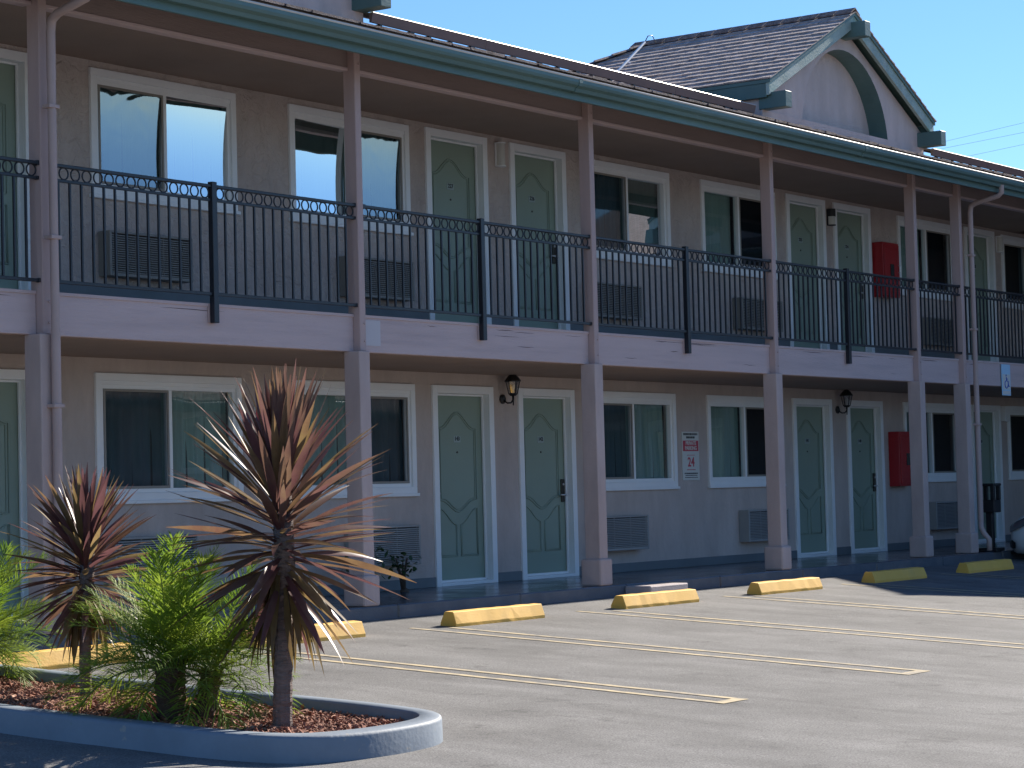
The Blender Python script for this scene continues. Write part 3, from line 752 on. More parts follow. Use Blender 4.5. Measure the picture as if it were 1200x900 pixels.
def sconce(x, z, h, mt, label):
    t = thing('wall_sconce', label, 'wall light', (x, W, z))
    obj('mount', MB().box(x-.06, x+.06, W-.025, W-.001, z, z+h).mesh(bevel=.004), WHITE if mt is LAMPW else BLK, t)
    m = MB(); n = 8
    pr_ = [(x+.052*math.cos(math.pi+math.pi*i/n), W-.025+.07*math.sin(math.pi+math.pi*i/n)) for i in range(n+1)]
    m.prism_z(pr_, z+.012, z+h-.012); obj('diffuser', m.mesh(), LAMPW, t)
    m = MB(); pr2 = [(x+.06*math.cos(math.pi+math.pi*i/n), W-.026+.08*math.sin(math.pi+math.pi*i/n)) for i in range(n+1)]
    m.prism_z(pr2, z, z+.012); m.prism_z(pr2, z+h-.012, z+h)
    if mt is not LAMPW: m.prism_z(pr2, z+h*.55, z+h-.012)
    obj('end_caps', m.mesh(), WHITE if mt is LAMPW else BLK, t)
sconce(20.56, 4.57, .27, LAMPW, 'slim white wall light between two upper doors, above the near lantern')
sconce(28.33, 4.53, .23, BLK, 'small black box light between two upper doors beside the upper red cabinet')
sconce(33.98, 4.55, .26, LAMPW, 'slim white wall light at the far upper door')
def cabinet(x, z, label):
    t = thing('extinguisher_cabinet', label, 'fire cabinet', (x+.26, W, z), 'red fire extinguisher cabinets on the wall')
    w, h, d = .50, .78, .17
    obj('case', MB().box(x, x+w, W-d, W-.001, z, z+h).mesh(bevel=.006), RED, t)
    m = MB(); ring(m, x+.02, x+w-.02, z+.03, z+h-.03, .06, W-d-.016, W-d-.0005); m.box(x+.08, x+w-.08, W-d-.012, W-d-.0005, z+.09, z+h-.09)
    dr = obj('cabinet_door', m.mesh(bevel=.003), RED, t)
    obj('viewing_slot', MB().box(x+.20, x+.31, W-d-.018, W-d-.0125, z+.30, z+.47).mesh(), DARK, dr)
    m = MB(); m.tube([(x+w-.06, W-d-.016, z+.36), (x+w-.06, W-d-.05, z+.36), (x+w-.06, W-d-.05, z+.46), (x+w-.06, W-d-.016, z+.46)], .006, 6); obj('pull', m.mesh(), STEEL, dr)
cabinet(29.62, 3.615, 'red fire extinguisher cabinet upstairs behind the balcony railing')
cabinet(29.93, .915, 'red fire extinguisher cabinet downstairs between a green door and a post')
# junction box by the far lower door
tag(obj('junction_box', MB().box(33.87, 34.02, W-.09, W-.001, 1.88, 2.12).mesh(bevel=.006), WHITE), 'white junction box beside the far lower door', 'junction box')

# parking notice
t = thing('parking_notice', 'white notice with red PRIVATE PARKING band and red numerals on the lower wall', 'sign', (24.47, W, 1.37))
sx0, sx1, sz0, sz1 = 24.27, 24.67, 1.065, 1.665
obj('board', MB().box(sx0, sx1, W-.012, W-.001, sz0, sz1).mesh(bevel=.002), SIGNW, t)
cx = (sx0+sx1)/2
obj('red_band', MB().box(sx0+.018, sx1-.018, W-.0145, W-.0122, 1.425, 1.555).mesh(), SIGNR, t)
write('lettering', 'PRIVATE', .066, SIGNW, t, (cx, W-.016, 1.521), bold=.0015)
write('lettering', 'PARKING', .066, SIGNW, t, (cx, W-.016, 1.460), bold=.0015)
write('lettering', '24', .16, SIGNR, t, (cx, W-.0135, 1.285), bold=.003)
def scribble(z, x0, x1, h, mat):
    m = MB(); x = x0; rn = random.Random(int(z*1000))
    while x < x1:
        w_ = rn.uniform(.010, .024); m.box(x, min(x+w_, x1), W-.0135, W-.0122, z-h/2, z+h/2); x += w_+rn.uniform(.004, .009)
    obj('small_print', m.mesh(), mat, t)
scribble(1.635, sx0+.035, sx1-.035, .026, SIGNK); scribble(1.595, sx0+.10, sx1-.10, .026, SIGNK)
for z, q, h in ((1.375, .11, .008), (1.195, .10, .010), (1.150, .04, .016), (1.125, .06, .010), (1.100, .05, .010)): scribble(z, sx0+q, sx1-q, h, SIGNK if z < 1.19 else SIGNR)

# second notice between the two windows behind the cordyline
t = thing('wall_notice', 'red and white notice on the wall between two lower windows behind the tall cordyline', 'sign', (16.65, W, 1.5))
obj('board', MB().box(16.47, 16.84, W-.012, W-.001, 1.18, 1.86).mesh(bevel=.002), SIGNW, t)
obj('red_field', MB().box(16.485, 16.825, W-.0145, W-.0122, 1.50, 1.845).mesh(), SIGNR, t)
obj('border_line', MB().box(16.50, 16.81, W-.016, W-.0146, 1.51, 1.518).mesh(), SIGNW, t)

# wheelchair sign hung on the balcony fascia
t = thing('accessible_parking_sign', 'pale blue wheelchair parking sign hung on the balcony edge', 'sign', (30.11, 13.09, 2.35))
obj('board', MB().box(29.965, 30.255, 13.082, 13.092, 2.14, 2.575).mesh(bevel=.002), SIGNLB, t)
obj('white_field', MB().box(29.985, 30.235, 13.0795, 13.0818, 2.155, 2.205).mesh(), SIGNW, t)
obj('white_field', MB().box(29.985, 30.235, 13.0795, 13.0818, 2.225, 2.435).mesh(), SIGNW, t)
m = MB(); ox, oz, s_ = 30.115, 2.335, .085
def flat(p, r): m.tube([(ox+a*s_, 13.078, oz+b*s_) for a, b in p], r, 6)
flat([(-.15+.62*math.cos(R(a)), -.45+.62*math.sin(R(a))) for a in range(120, 375, 15)], .008)
flat([(-.2, .75), (-.1, .1), (.45, .1), (.65, -.75), (.9, -.75)], .009); flat([(-.15, .42), (.38, .42)], .007)
m.tube([(ox-.2*s_, 13.0785, oz+1.0*s_), (ox-.2*s_, 13.076, oz+1.0*s_)], .016, 12)
obj('wheelchair_symbol', m.mesh(), SIGNB, t)

# downspouts
def downspout(x, label, zb):
    t = thing('downspout', label, 'downspout', (x, 12.94, 0), 'painted downspouts on the balcony posts')
    y = 12.942; xo = x-.06
    m = MB(); m.tube([(xo, 12.455, 4.90), (xo, 12.455, 4.80), (xo+.01, 12.50, 4.765), (x-.02, 12.84, 4.70), (x, 12.925, 4.665), (x, y, 4.58), (x, y, 4.2)], .036, 10, cap=False); obj('elbow', m.mesh(smooth=True), PIPE, t)
    m = MB(); m.tube([(x, y, 4.2), (x, y, 2.3)], .034, 10, cap=False); obj('pipe', m.mesh(smooth=True), PIPE, t)
    m = MB(); m.tube([(x, y, 2.3), (x, y, .42)], .037, 10, cap=False); obj('pipe', m.mesh(smooth=True), PIPE, t)
    m = MB(); m.tube([(x, y, .42), (x, y, .34), (x, y-.04, .26), (x+.02, y-.10, .18), (x+.02, y-.10, .03)], .036, 10); obj('shoe', m.mesh(smooth=True), PIPE, t)
    for z in (4.0, 3.0, 1.72): obj('strap', MB().box(x-.06, x+.045, y-.040, y+.043, z-.014, z+.014).mesh(bevel=.002), PIPE, t)
downspout(12.155, 'painted downspout on the post beside the window next to door 144', .4)
downspout(28.79, 'painted downspout on the far post by the black ash stand', .4)

# ------------------------------------------------------------------ solar panels along the roof edge
def solar(x0, x1, label):
    t = thing('solar_panel', label, 'solar panel', ((x0+x1)/2, 13.4, 5.2), 'dark panels raised along the roof edge')
    y0 = 13.0; zr = lambda y: RZ+SR*(y-12.5)
    g, tk = .060, .03
    def slab(ya, yb_, lo, hi): return MB().add([(x0+.006, ya, zr(ya)+lo), (x1-.006, ya, zr(ya)+lo), (x1-.006, yb_, zr(yb_)+lo), (x0+.006, yb_, zr(yb_)+lo), (x0+.006, ya, zr(ya)+hi), (x1-.006, ya, zr(ya)+hi), (x1-.006, yb_, zr(yb_)+hi), (x0+.006, yb_, zr(yb_)+hi)], [(0, 3, 2, 1), (4, 5, 6, 7), (0, 1, 5, 4), (1, 2, 6, 5), (2, 3, 7, 6), (3, 0, 4, 7)])
    obj('module', slab(13.03, 14.0, g+.05, g+.05+tk).mesh(), PANELK, t)
    zz_ = zr(y0)+g
    obj('front_skirt', MB().prism_x([(y0+.004, zz_), (y0+.028, zz_), (y0+.028, zz_+.084), (y0-.018, zz_+.084)], x0+.002, x1-.002).mesh(), PANELF, t)
    obj('top_trim', MB().prism_x([(y0-.024, zz_+.085), (y0+.03, zz_+.085), (y0+.03, zz_+.090), (y0-.012, zz_+.0945), (y0-.02, zz_+.092)], x0+.002, x1-.002).mesh(), DRIP, t)
    rn = random.Random(int(x0*7)); x = x0+.12
    while x < x1-.05:
        w_ = rn.choice((.03, .035, .06)); obj('foot', MB().box(x, x+w_, y0+.0, y0+.05, zr(y0)+.008, zr(y0)+g-.001).mesh(), BLK, t); x += rn.choice((.17, .33, .45, .28))
n = 4
for i in range(n):
    a = 16.12+(23.10-16.12)*i/n; b = 16.12+(23.10-16.12)*(i+1)/n
    solar(a, b, ('dark panel on the roof edge touching the small left dormer', 'dark roof-edge panel, second along from the left dormer', 'dark roof-edge panel, third along from the left dormer', 'dark roof-edge panel butting against the large gabled dormer')[i])
for i in range(3):
    a = 27.80+1.75*i; solar(a, a+1.75, ('dark roof-edge panel just past the large gabled dormer', 'dark roof-edge panel above the far downspout', 'dark roof-edge panel past the far downspout')[i])

# antenna wired to the dormer roof
t = thing('roof_antenna', 'thin white antenna mast leaning on the dormer roof', 'antenna', (23.2, 15.0, 6.0))
m = MB(); m.tube([(23.15, 14.95, 5.95), (23.92, 14.98, 6.47)], .016, 8); obj('mast', m.mesh(), VINYL, t)
m = MB(); m.tube([(23.45, 14.9, 6.14), (23.75, 15.15, 6.22)], .010, 6); obj('arm', m.mesh(), VINYL, t)
m = MB(); m.tube([(23.92, 14.98, 6.47), (24.0, 14.98, 6.56), (24.1, 14.98, 6.58), (24.18, 14.98, 6.50)], .006, 6); obj('cable', m.mesh(smooth=True), BLK, t)

# ------------------------------------------------------------------ parking blocks
blk_prof = [(-.09, 0), (-.088, .028), (-.045, .125), (.045, .125), (.088, .028), (.09, 0)]
def block_mesh(L_, sd):
    rn = random.Random(sd); m = MB(); n = 14
    for i in range(n+1):
        x = L_*i/n
        for (y, z) in blk_prof: m.v.append((x, y+rn.uniform(-.0025, .0025), z+(rn.uniform(-.003, .002) if z > 0 else -.02)))
    k = len(blk_prof)
    for i in range(n):
        for j in range(k-1): m.f.append((i*k+j, i*k+j+1, (i+1)*k+j+1, (i+1)*k+j))
        m.f.append((i*k+k-1, i*k, (i+1)*k, (i+1)*k+k-1))
    m.f.append(tuple(range(k))[::-1]); m.f.append(tuple(n*k+j for j in range(k)))
    return m.mesh(bevel=.004)
BL = [(10.72, 'yellow parking block half hidden behind the small palm at the left'), (13.35, 'yellow parking block behind the tall bronze cordyline'), (15.93, 'yellow parking block outside the door numbered 143'),
      (18.63, 'yellow parking block in front of the small concrete step'), (21.25, 'last sunlit yellow parking block before the wing shadow'), (23.88, 'yellow parking block where the wing shadow begins'), (26.43, 'yellow parking block in shade beside the white car'), (29.06, 'yellow parking block under the nose of the white car')]
for i, (x, lb) in enumerate(BL):
    o = obj('parking_block', block_mesh(1.33, i), YEL, None, (x, 12.15, gz(12.15))); o.rotation_euler = (math.atan(SL), 0, random.uniform(-.015, .015))
    tag(o, lb, 'parking block', 'yellow parking blocks along the stalls')

# small step at the walkway edge
st = obj('concrete_step', MB().box(19.98, 20.72, 12.63, 12.946, -.3, -.018).mesh(bevel=.012), CONC); tag(st, 'small grey concrete step at the walkway edge beside a post', 'step')

# ------------------------------------------------------------------ ash stand
ax, ay = 29.31, 13.04
t = thing('ash_stand', 'black square ash and litter stand with open hood beside the far downspout', 'litter stand', (ax, ay, 0))
obj('base_plate', MB().box(ax-.14, ax+.14, ay-.14, ay+.14, .001, .05).mesh(bevel=.008), BLK, t)
obj('column', MB().box(ax-.045, ax+.045, ay-.045, ay+.045, .05, .53).mesh(bevel=.006), BLK, t)
obj('bin', MB().box(ax-.115, ax+.115, ay-.115, ay+.115, .53, .70).mesh(bevel=.008), BLK, t)
m = MB()
for sx in (-1, 1):
    for sy in (-1, 1): obj('corner_pillar', MB().box(ax+sx*.09-.027, ax+sx*.09+.027, ay+sy*.09-.027, ay+sy*.09+.027, .70, .885).mesh(bevel=.004), BLK, t)
obj('hood', MB().box(ax-.125, ax+.125, ay-.125, ay+.125, .885, .925).mesh(bevel=.01), BLK, t)

# ------------------------------------------------------------------ planter island
ctr = [(8.90, 12.0), (8.885, 9.93), (8.93, 9.27), (8.965, 8.97), (9.0, 8.5), (9.10, 8.18), (9.24, 8.0), (9.44, 7.915), (9.72, 7.87), (10.02, 7.875), (10.27, 7.92), (10.45, 8.02), (10.56, 8.16), (10.60, 8.38), (10.60, 8.7), (10.57, 9.05), (10.50, 9.5), (10.45, 9.85), (10.42, 10.4), (10.38, 11.1), (10.36, 12.0), (10.30, 12.22), (10.1, 12.36), (9.6, 12.4), (9.2, 12.36), (8.98, 12.22)]
def smooth_loop(p, it=2):
    for _ in range(it):
        q = []
        for i in range(len(p)):
            a, b = Vector(p[i]), Vector(p[(i+1) % len(p)]); q += [a*.75+b*.25, a*.25+b*.75]
        p = [tuple(v) for v in q]
    return p
lp = smooth_loop(ctr, 2); nl = len(lp)
def inset(p, d):
    out = []
    for i in range(len(p)):
        a, b = Vector(p[i-1]), Vector(p[(i+1) % len(p)]); t_ = (b-a).normalized(); out.append((p[i][0]-t_.y*d, p[i][1]+t_.x*d))
    return out
KH = .142
def loft(loops):
    m = MB(); k = len(loops[0])
    for L_ in loops: m.v += L_
    for j in range(len(loops)-1):
        for i in range(k): m.f.append((j*k+i, j*k+(i+1) % k, (j+1)*k+(i+1) % k, (j+1)*k+i))
    return m
def at_h(p, h): return [(x, y, gz(y)+h) for x, y in p]
planter = thing('planter_island', 'blue-grey painted kerb island full of red bark and spiky plants', 'planter', (9.7, 9.5, gz(9.5)))
i1, i2, i3 = inset(lp, .012), inset(lp, .125), inset(lp, .138)
m = loft([at_h(inset(lp, -.004), -.15), at_h(lp, KH-.02), at_h(inset(lp, .006), KH-.006), at_h(inset(lp, .018), KH), at_h(i2, KH), at_h(i3, KH-.012), at_h(i3, -.05)])
obj('kerb', m.mesh(smooth=True), PKERB, planter)
soil_in = inset(lp, .136)
m = MB(); cen = (9.72, 9.9)
rings = 14
for j in range(rings+1):
    f = 1-j/rings*.999
    for x, y in soil_in:
        X, Y = cen[0]+(x-cen[0])*f, cen[1]+(y-cen[1])*f
        n_ = .012*math.sin(X*17+Y*9)+.010*math.sin(Y*23-X*11)+.008*math.sin(X*41)*math.sin(Y*37)
        m.v.append((X, Y, gz(Y)+.055+.03*(1-f)+n_))
for j in range(rings):
    for i in range(nl): m.f.append((j*nl+i, j*nl+(i+1) % nl, (j+1)*nl+(i+1) % nl, (j+1)*nl+i))
obj('soil', m.mesh(smooth=True), SOIL, planter)
def soil_z(X, Y): return gz(Y)+.07
# bark chips
rn = random.Random(3)
def inside(x, y, p):
    c = False; j = len(p)-1
    for i in range(len(p)):
        if (p[i][1] > y) != (p[j][1] > y) and x < (p[j][0]-p[i][0])*(y-p[i][1])/(p[j][1]-p[i][1])+p[i][0]: c = not c
        j = i
    return c
m = MB(); cnt = 0; safe = inset(lp, .155)
while cnt < 12000:
    X, Y = rn.uniform(8.9, 10.6), rn.uniform(7.9, 12.3)
    if not inside(X, Y, safe): continue
    cnt += 1
    l, w_, h_ = .008+.034*rn.random()**1.8, rn.uniform(.004, .015), rn.uniform(.002, .008)
    E3 = Matrix.Rotation(rn.uniform(0, 6.28), 3, 'Z') @ Matrix.Rotation(rn.gauss(0, .5), 3, 'Y') @ Matrix.Rotation(rn.gauss(0, .5), 3, 'X')
    f = min(1, math.hypot(X-cen[0], (Y-cen[1])*.4)/.8)
    o_ = Vector((X, Y, gz(Y)+.062+.026*(1-f)+rn.uniform(0, .022)))
    v = [o_+E3 @ Vector(p) for p in ((-l, -w_, 0), (l*.8, -w_*.7, 0), (l, w_*.6, 0), (-l*.7, w_, 0), (-l*.8, -w_*.8, h_), (l*.7, -w_*.5, h_), (l*.8, w_*.5, h_), (-l*.6, w_*.8, h_))]
    m.add(v, [(0, 3, 2, 1), (4, 5, 6, 7), (0, 1, 5, 4), (1, 2, 6, 5), (2, 3, 7, 6), (3, 0, 4, 7)])
bk = obj('bark_mulch', m.mesh(recalc=False), CHIP); tag(bk, 'loose red bark chips covering the planter island', 'bark mulch', kind='stuff')

# ------------------------------------------------------------------ cordylines
def strap_leaf(L_, w_, droop, fold=.35, n=9, twist=0.):
    """leaf along +x that bends down by `droop` radians over its length"""
    m = MB(); p = Vector((0, 0, 0)); a = 0.; st = L_/n
    for i in range(n+1):
        t = i/n
        wd = w_*(.42+.58*t/.42 if t < .42 else max(.04, 1-((t-.42)/.58)**1.9))
        tw = twist*t
        side = Vector((0, math.cos(tw), math.sin(tw))); nrm = Vector((math.sin(a), -math.sin(tw), math.cos(a)))
        m.v += [tuple(p-side*wd/2+nrm*fold*wd*.5), tuple(p), tuple(p+side*wd/2+nrm*fold*wd*.5)]
        a = -droop*(t**1.2); p = p+Vector((math.cos(a), 0, math.sin(a)))*st
    for i in range(n):
        b = i*3; m.f += [(b, b+1, b+4, b+3), (b+1, b+2, b+5, b+4)]
    return m.mesh(smooth=True, recalc=False)
LEAF = {}
def leaf_mesh(L_, droop, k, mat):
    key = (round(L_/.05), round(droop/.18), k, mat.name)
    if key not in LEAF:
        rr = random.Random(hash((round(L_/.05), round(droop/.18), k)) & 0xffff)
        LEAF[key] = strap_leaf(round(L_/.05)*.05, .054 if L_ > .5 else .043, round(droop/.18)*.18, rr.uniform(.2, .5), twist=rr.uniform(-.5, .5)); LEAF[key].materials.append(mat)
    return LEAF[key]
def cordyline(x, y, ztrunk, zcrown, ztip, n, Ls, label, seed, rt=.045):
    rr = random.Random(seed); z0 = soil_z(x, y)-.06
    t = thing('cordyline', label, 'cordyline', (x, y, z0), 'bronze cordylines in the planter island')
    m = MB(); pts = []; rad = []
    for i in range(49):
        f = i/48; z = z0+(ztip-z0)*f
        pts.append((x+.012*math.sin(f*5+seed), y+.012*math.cos(f*4), z)); rad.append((rt*(1.12-.35*f))*(1+.07*(i % 2))+ (.014 if z > zcrown else 0))
    m.tube(pts, rad, 12)
    for k in range(150):                               # torn leaf bases left on the trunk
        z = z0+.10+(ztip-z0-.12)*rr.random()**.75; a = rr.uniform(0, 6.28); q = rt*.8; d = Vector((math.cos(a), math.sin(a), 0)); l_ = rr.uniform(.012, .05)*(1 if z > zcrown-.1 else .5)
        c = Vector((x, y, z))+d*q; u_ = Vector((-d.y, d.x, 0))*.016
        m.add([c-u_, c+u_, c+u_*.5+d*l_*.6+Vector((0, 0, l_)), c-u_*.5+d*l_*.6+Vector((0, 0, l_))], [(0, 1, 2, 3)])
    obj('trunk', m.mesh(), CTRUNK, t)
    ga = 2.39996
    for k in range(n):
        s = (k+.5)/n                                   # 0 bottom .. 1 top
        z = zcrown+(ztip-zcrown)*s**.9
        el = R(-50+138*s**.82)+rr.gauss(0, .13)
        L_ = Ls*(1.0 if s < .8 else 1.0-.18*(s-.8)/.2)*rr.uniform(.82, 1.08)
        if s < .2: L_ *= .8
        droop = max(0.02, (.36-.30*s)*rr.uniform(.2, 1.6))*(1 if el > -.7 else .5)
        az = k*ga+rr.gauss(0, .15)
        mt = CORDL if rr.random() < .38 else CORD
        o = obj('leaf', leaf_mesh(L_, droop, rr.randrange(3), mt), None, t, (x+.03*math.cos(az), y+.03*math.sin(az), z))
        o.rotation_euler = (rr.gauss(0, .25), -el, az)
    for k in range(n//7):                             # dead leaves hanging against the trunk
        az = rr.uniform(0, 6.28); L_ = Ls*rr.uniform(.45, .85)
        o = obj('dead_leaf', leaf_mesh(L_, .18, rr.randrange(3), CORDD), None, t, (x+.045*math.cos(az), y+.045*math.sin(az), zcrown+rr.uniform(-.02, .12)))
        o.rotation_euler = (rr.gauss(0, .5), R(rr.uniform(66, 84)), az)
    return t
cordyline(9.765, 8.61, .42, .48, 1.14, 215, .69, 'tall bronze cordyline with drooping lower leaves at the rounded planter end', 5, .05)
cordyline(9.885, 10.30, .30, .36, .80, 180, .49, 'smaller bronze cordyline on a bare trunk between two palms', 9, .035)

# ------------------------------------------------------------------ pygmy date palms
def frond_mesh(L_, bend, seed, pairs=50):
    rr = random.Random(seed); m = MB(); n = 14; p = Vector((0, 0, 0)); a = 0.; pts = []
    for i in range(n+1):
        pts.append((p.copy(), a)); t = i/n; a = -bend*t**1.4; p = p+Vector((math.cos(a), 0, math.sin(a)))*(L_/n)
    m.tube([q for q, _ in pts], [.0055*(1-.75*i/n) for i in range(n+1)], 5)
    nr = len(m.f)
    for k in range(pairs):
        t = .14+.86*(k+.5)/pairs; f = t*n; i = min(int(f), n-1); q = pts[i][0].lerp(pts[i+1][0], f-i); a = pts[i][1]
        tan = Vector((math.cos(a), 0, math.sin(a))); up = Vector((-math.sin(a), 0, math.cos(a)))
        ll = .215*L_/.62*(math.sin(math.pi*min(1, .18+t*.80))**.6)*rr.uniform(.85, 1.1)
        for s in (-1, 1):
            fw = .55+.75*t+rr.gauss(0, .12); d = (Vector((0, s, 0))*math.cos(fw*.8)+tan*math.sin(fw*.8)+up*rr.uniform(-.12, .62)).normalized()
            sg = d.cross(up).normalized()*.0033
            e1 = q+d*ll*.55; e2 = q+d*ll-Vector((0, 0, ll*rr.uniform(.05, .30)))
            b = len(m.v); m.v += [tuple(q-sg*.6), tuple(q+sg*.6), tuple(e1+sg), tuple(e1-sg), tuple(e2)]
            m.f += [(b, b+1, b+2, b+3), (b+3, b+2, b+4)]
    me = m.mesh(recalc=False); me.materials.append(PALM); me.materials.append(PALMR)
    for i, pl in enumerate(me.polygons):
        if i < nr: pl.material_index = 1
    return me
FR = [frond_mesh(.60, b, i*7+1) for i, b in enumerate((.35, .6, .85, 1.1, 1.4))]
def palm(stems, n, label, seed, scale=1.):
    rr = random.Random(seed); x, y = stems[0][0], stems[0][1]; z0 = soil_z(x, y)-.05
    t = thing('pygmy_date_palm', label, 'palm', (x, y, z0), 'bushy green palms in the planter island')
    for (sx, sy, dx, dy, h, r) in stems:
        m = MB(); pts = []; rad = []
        for i in range(16):
            f = i/15; pts.append((sx+dx*f, sy+dy*f, z0+h*f)); rad.append(r*(.82+.3*math.sin(min(1, f*1.3)*math.pi*.6))*(1+.09*(i % 2)))
        m.tube(pts, rad, 11)
        for k in range(46):                             # old leaf bases
            f = rr.uniform(.08, 1); a = rr.uniform(0, 6.28); c = Vector((sx+dx*f, sy+dy*f, z0+h*f)); d = Vector((math.cos(a), math.sin(a), .9)).normalized()
            m.tube([c+Vector((math.cos(a), math.sin(a), 0))*r*.7, c+Vector((math.cos(a), math.sin(a), 0))*r*.95+d*rr.uniform(.02, .05)], [.017, .006], 5)
        obj('trunk', m.mesh(), PALMT, t)
    per = n
    for j, (sx, sy, dx, dy, h, r) in enumerate(stems):
        cnt_ = per if j == 0 else int(per*.6)
        for k in range(cnt_):
            s = (k+.5)/cnt_; el = R(-4+76*s)+rr.gauss(0, .18); az = k*2.39996+rr.gauss(0, .2)+j
            vi = min(4, max(0, int(4.6-4.2*s+rr.uniform(-.6, .6))))
            o = obj('frond', FR[vi], None, t, (sx+dx+.02*math.cos(az), sy+dy+.02*math.sin(az), z0+h-.03+.06*s))
            o.rotation_euler = (rr.gauss(0, .2), -el, az); q = scale*rr.uniform(.82, 1.15)*(1 if j == 0 else .9); o.scale = (q, q, q)
    return t
palm([(9.53, 9.26, .02, .02, .38, .075), (9.66, 9.14, .05, -.03, .33, .05)], 42, 'dense bushy green palm on two stubby trunks between the cordylines', 21, 1.10)
palm([(9.80, 11.22, .0, .0, .30, .08), (9.72, 11.35, -.03, .03, .24, .05)], 42, 'bushy green palm at the left end of the planter island', 33, 1.05)

# leafy shrubs on the walkway by the wall
def shrub(x, y, h, w_, n, label, seed):
    rr = random.Random(seed)
    t = thing('potted_shrub', label, 'shrub', (x, y, 0))
    m = MB()
    for k in range(5):
        a = rr.uniform(0, 6.28); m.tube([(x+.02*math.cos(a), y+.02*math.sin(a), .0), (x+w_*.3*math.cos(a), y+w_*.3*math.sin(a), h*.45), (x+w_*.55*math.cos(a+.3), y+w_*.55*math.sin(a+.3), h*.85)], [.014, .010, .005], 6)
    obj('stem', m.mesh(smooth=True), STEMM, t)
    m = MB()
    for k in range(n):
        a = rr.uniform(0, 6.28); q = rr.random()**.5*w_; z = h*rr.uniform(.42, 1.0); c = Vector((x+q*math.cos(a), y+q*math.sin(a), z))
        d = Vector((math.cos(a)+rr.gauss(0, .5), math.sin(a)+rr.gauss(0, .5), rr.gauss(.1, .5))).normalized(); u = d.cross(Vector((0, 0, 1))).normalized(); l = rr.uniform(.05, .085)
        m.add([c, c+d*l*.4+u*l*.32, c+d*l*.8+u*l*.22, c+d*l, c+d*l*.8-u*l*.22, c+d*l*.4-u*l*.32], [(0, 1, 2, 3), (0, 3, 4, 5)])
    obj('foliage', m.mesh(recalc=False), SHRUB, t)
    obj('root_collar', MB().lathe([(.05, .0005), (.045, .02), (.02, .04)], 10, (x, y)).mesh(), STEMM, t)
shrub(18.30, 14.50, .40, .16, 90, 'dark green leafy shrub beside door 143', 3)
shrub(17.55, 14.40, .48, .22, 150, 'broad dark green shrub below the window behind the tall cordyline', 4)

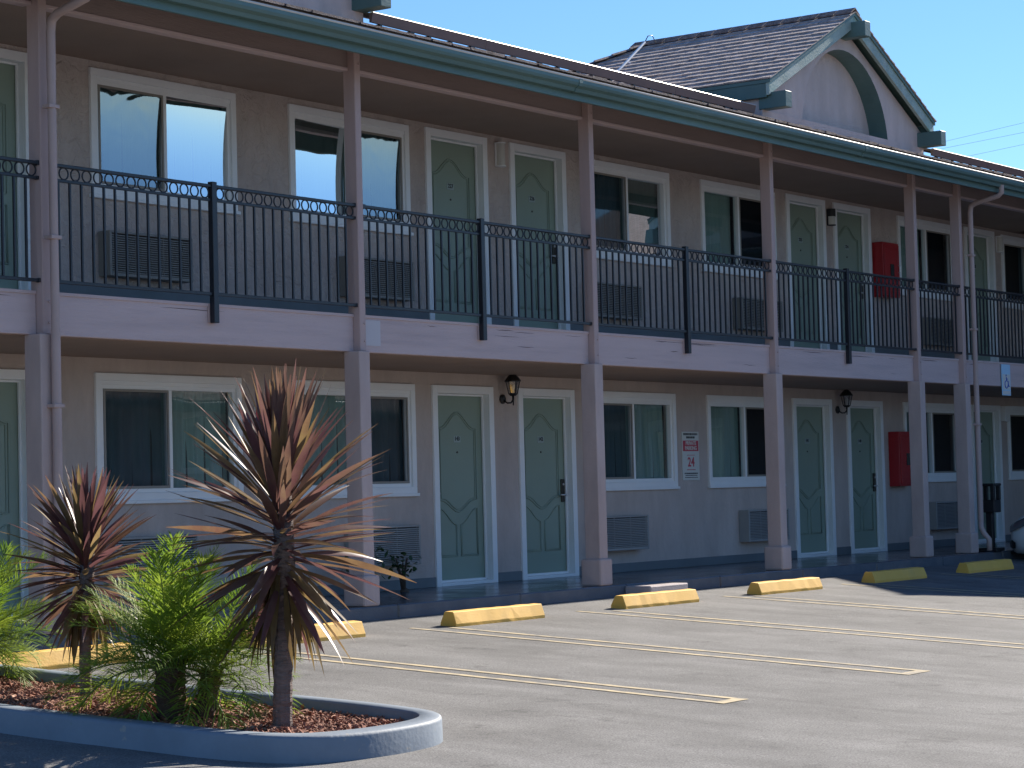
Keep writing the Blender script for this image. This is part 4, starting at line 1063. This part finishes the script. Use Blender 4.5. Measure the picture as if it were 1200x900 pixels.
# ------------------------------------------------------------------ white car, nose to the building
def car(xl, ynose, label):
    wdt, Lc = 1.76, 4.25; xc = xl+wdt/2; zg = gz(ynose-1.3)-.02
    t = thing('parked_car', label, 'car', (xc, ynose-Lc/2, gz(ynose-Lc/2)))
    PAINT = M('white_car_paint', (.78, .79, .80), .22, .02, 1., spec=.6)
    GLS = M('car_glass', (.02, .025, .03), .05, .02, 1., spec=.8); LENS = M('headlamp_lens', (.12, .13, .15), .06, .1, 30, spec=.9); TYRE = M('tyre_rubber', (.02, .02, .02), .85, .1); RIM = M('alloy_rim', (.5, .5, .52), .3, .05, metal=.9)
    # sections: d from nose, half width, floor z, shoulder z, deck z
    S = [(.0, .44, .24, .44, .52), (.05, .62, .20, .50, .60), (.14, .74, .18, .56, .67), (.32, .82, .17, .63, .735), (.62, .87, .17, .70, .80), (1.0, .88, .18, .76, .88), (1.35, .88, .18, .80, .92), (2.2, .88, .18, .84, .93), (3.2, .88, .18, .87, .95), (3.8, .86, .20, .86, .96), (4.1, .80, .26, .82, .93), (4.25, .68, .34, .74, .84)]
    m = MB(); rows = []
    for d, hw, z0, zs, zt in S:
        y = ynose-d; pts = [(-hw*.86, z0), (-hw*.97, z0+.10), (-hw, (z0+zs)/2), (-hw*.985, zs-.03), (-hw*.93, zs+.03), (-hw*.72, zt-.01), (-hw*.35, zt+.012), (0, zt+.02)]
        pts = pts+[(-a, b) for a, b in pts[:-1][::-1]]
        rows.append(len(m.v)); m.v += [(xc+a, y, zg+b) for a, b in pts]
    k = 15
    for i in range(len(S)-1):
        for j in range(k-1): m.f.append((rows[i]+j, rows[i]+j+1, rows[i+1]+j+1, rows[i+1]+j))
        m.f.append((rows[i]+k-1, rows[i], rows[i+1], rows[i+1]+k-1))
    m.f.append(tuple(rows[0]+j for j in range(k))); m.f.append(tuple(rows[-1]+j for j in range(k))[::-1])
    body = obj('body', m.mesh(smooth=True), PAINT, t)
    # greenhouse
    G = [(1.15, .70, .90, .90), (1.75, .66, .92, 1.34), (2.1, .66, .93, 1.44), (2.9, .66, .94, 1.45), (3.5, .64, .95, 1.36), (4.0, .66, .95, .97)]
    m = MB()
    for d, hw, z0, z1 in G: m.v += [(xc-hw-.10, ynose-d, zg+z0-.02), (xc-hw, ynose-d, zg+z1-.03), (xc-hw+.1, ynose-d, zg+z1), (xc+hw-.1, ynose-d, zg+z1), (xc+hw, ynose-d, zg+z1-.03), (xc+hw+.10, ynose-d, zg+z0-.02)]
    for i in range(len(G)-1):
        for j in range(5): m.f.append((i*6+j, i*6+j+1, i*6+7+j, i*6+6+j))
    obj('windows', m.mesh(smooth=True), GLS, t)
    m = MB()
    for d, hw, z0, z1 in G[1:5]: m.v += [(xc-hw-.004, ynose-d, zg+z1-.028), (xc-hw+.1, ynose-d, zg+z1+.008), (xc+hw-.1, ynose-d, zg+z1+.008), (xc+hw+.004, ynose-d, zg+z1-.028)]
    for i in range(3):
        for j in range(3): m.f.append((i*4+j, i*4+j+1, i*4+5+j, i*4+4+j))
    obj('roof_panel', m.mesh(smooth=True), PAINT, t)
    for s in (-1, 1):
        for d in (.78, 3.35):
            wx = xc+s*.80; m = MB(); m.tube([(wx-s*.10, ynose-d, zg+.30), (wx+s*.085, ynose-d, zg+.30)], .305, 28); w_ = obj('wheel', m.mesh(bevel=.02), TYRE, t)
            m = MB(); m.tube([(wx+s*.07, ynose-d, zg+.30), (wx+s*.092, ynose-d, zg+.30)], [.20, .19], 20); obj('rim', m.mesh(), RIM, w_)
        # headlamp wrapped round the corner, fog-lamp pocket
        hp = [(.05, .60, .46), (.20, .775, .50), (.44, .852, .58)]; lo_, hi_ = [], []
        m = MB()
        for (d, hw, z) in hp: m.v += [(xc+s*(hw+.022), ynose-d+.015, zg+z), (xc+s*(hw+.012), ynose-d+.012, zg+z+.085), (xc+s*(hw-.06), ynose-d+.006, zg+z+.125)]
        for i in range(2):
            for j in range(2): m.f.append((i*3+j, i*3+j+1, i*3+4+j, i*3+3+j))
        obj('headlight', m.mesh(smooth=True), LENS, t)
        m = MB()
        for (d, hw, z0, z1) in ((.035, .585, .26, .33), (.13, .742, .25, .37), (.20, .785, .25, .33)): m.v += [(xc+s*(hw+.006), ynose-d+.012, zg+z0), (xc+s*(hw+.010), ynose-d+.012, zg+z1)]
        for i in range(2): m.f.append((2*i, 2*i+1, 2*i+3, 2*i+2))
        obj('fog_lamp_pocket', m.mesh(), BLK, t)
        m = MB(); m.box(xc+s*.93-.07, xc+s*.93+.07, ynose-1.52, ynose-1.42, zg+.93, zg+1.05); obj('mirror', m.mesh(bevel=.03, seg=2), PAINT, t)
    obj('lower_lip', MB().box(xc-.55, xc+.55, ynose-.10, ynose+.0, zg+.17, zg+.20).mesh(bevel=.01), BLK, t)
    obj('grille', MB().box(xc-.42, xc+.42, ynose-.01, ynose+.012, zg+.30, zg+.40).mesh(bevel=.006), BLK, t)
car(29.40, 12.95, 'white parked car nosed towards the rooms beside the black ash stand')

# ------------------------------------------------------------------ overhead wires beyond the roof
for i, (A_, B_) in enumerate((((68.59, 32.30, 11.86), (65.97, 27.37, 11.85)), ((68.60, 32.31, 11.67), (65.97, 27.38, 11.54)), ((69.17, 31.53, 11.42), (65.98, 27.40, 11.18)))):
    A_, B_ = Vector(A_), Vector(B_); m = MB()
    m.tube([A_+(B_-A_)*f+Vector((0, 0, .004*(f-.5)**2)) for f in (-8, -5, -3, -1.5, -.5, 0, .5, 1, 2, 4, 7)], .0045, 5)
    tag(obj('overhead_wire', m.mesh(), ACG), ('thin dark overhead wire, uppermost of three beyond the roof', 'thin dark overhead wire, middle of three beyond the roof', 'thin dark overhead wire, lowest of three beyond the roof')[i], 'wire', 'overhead wires beyond the roof')
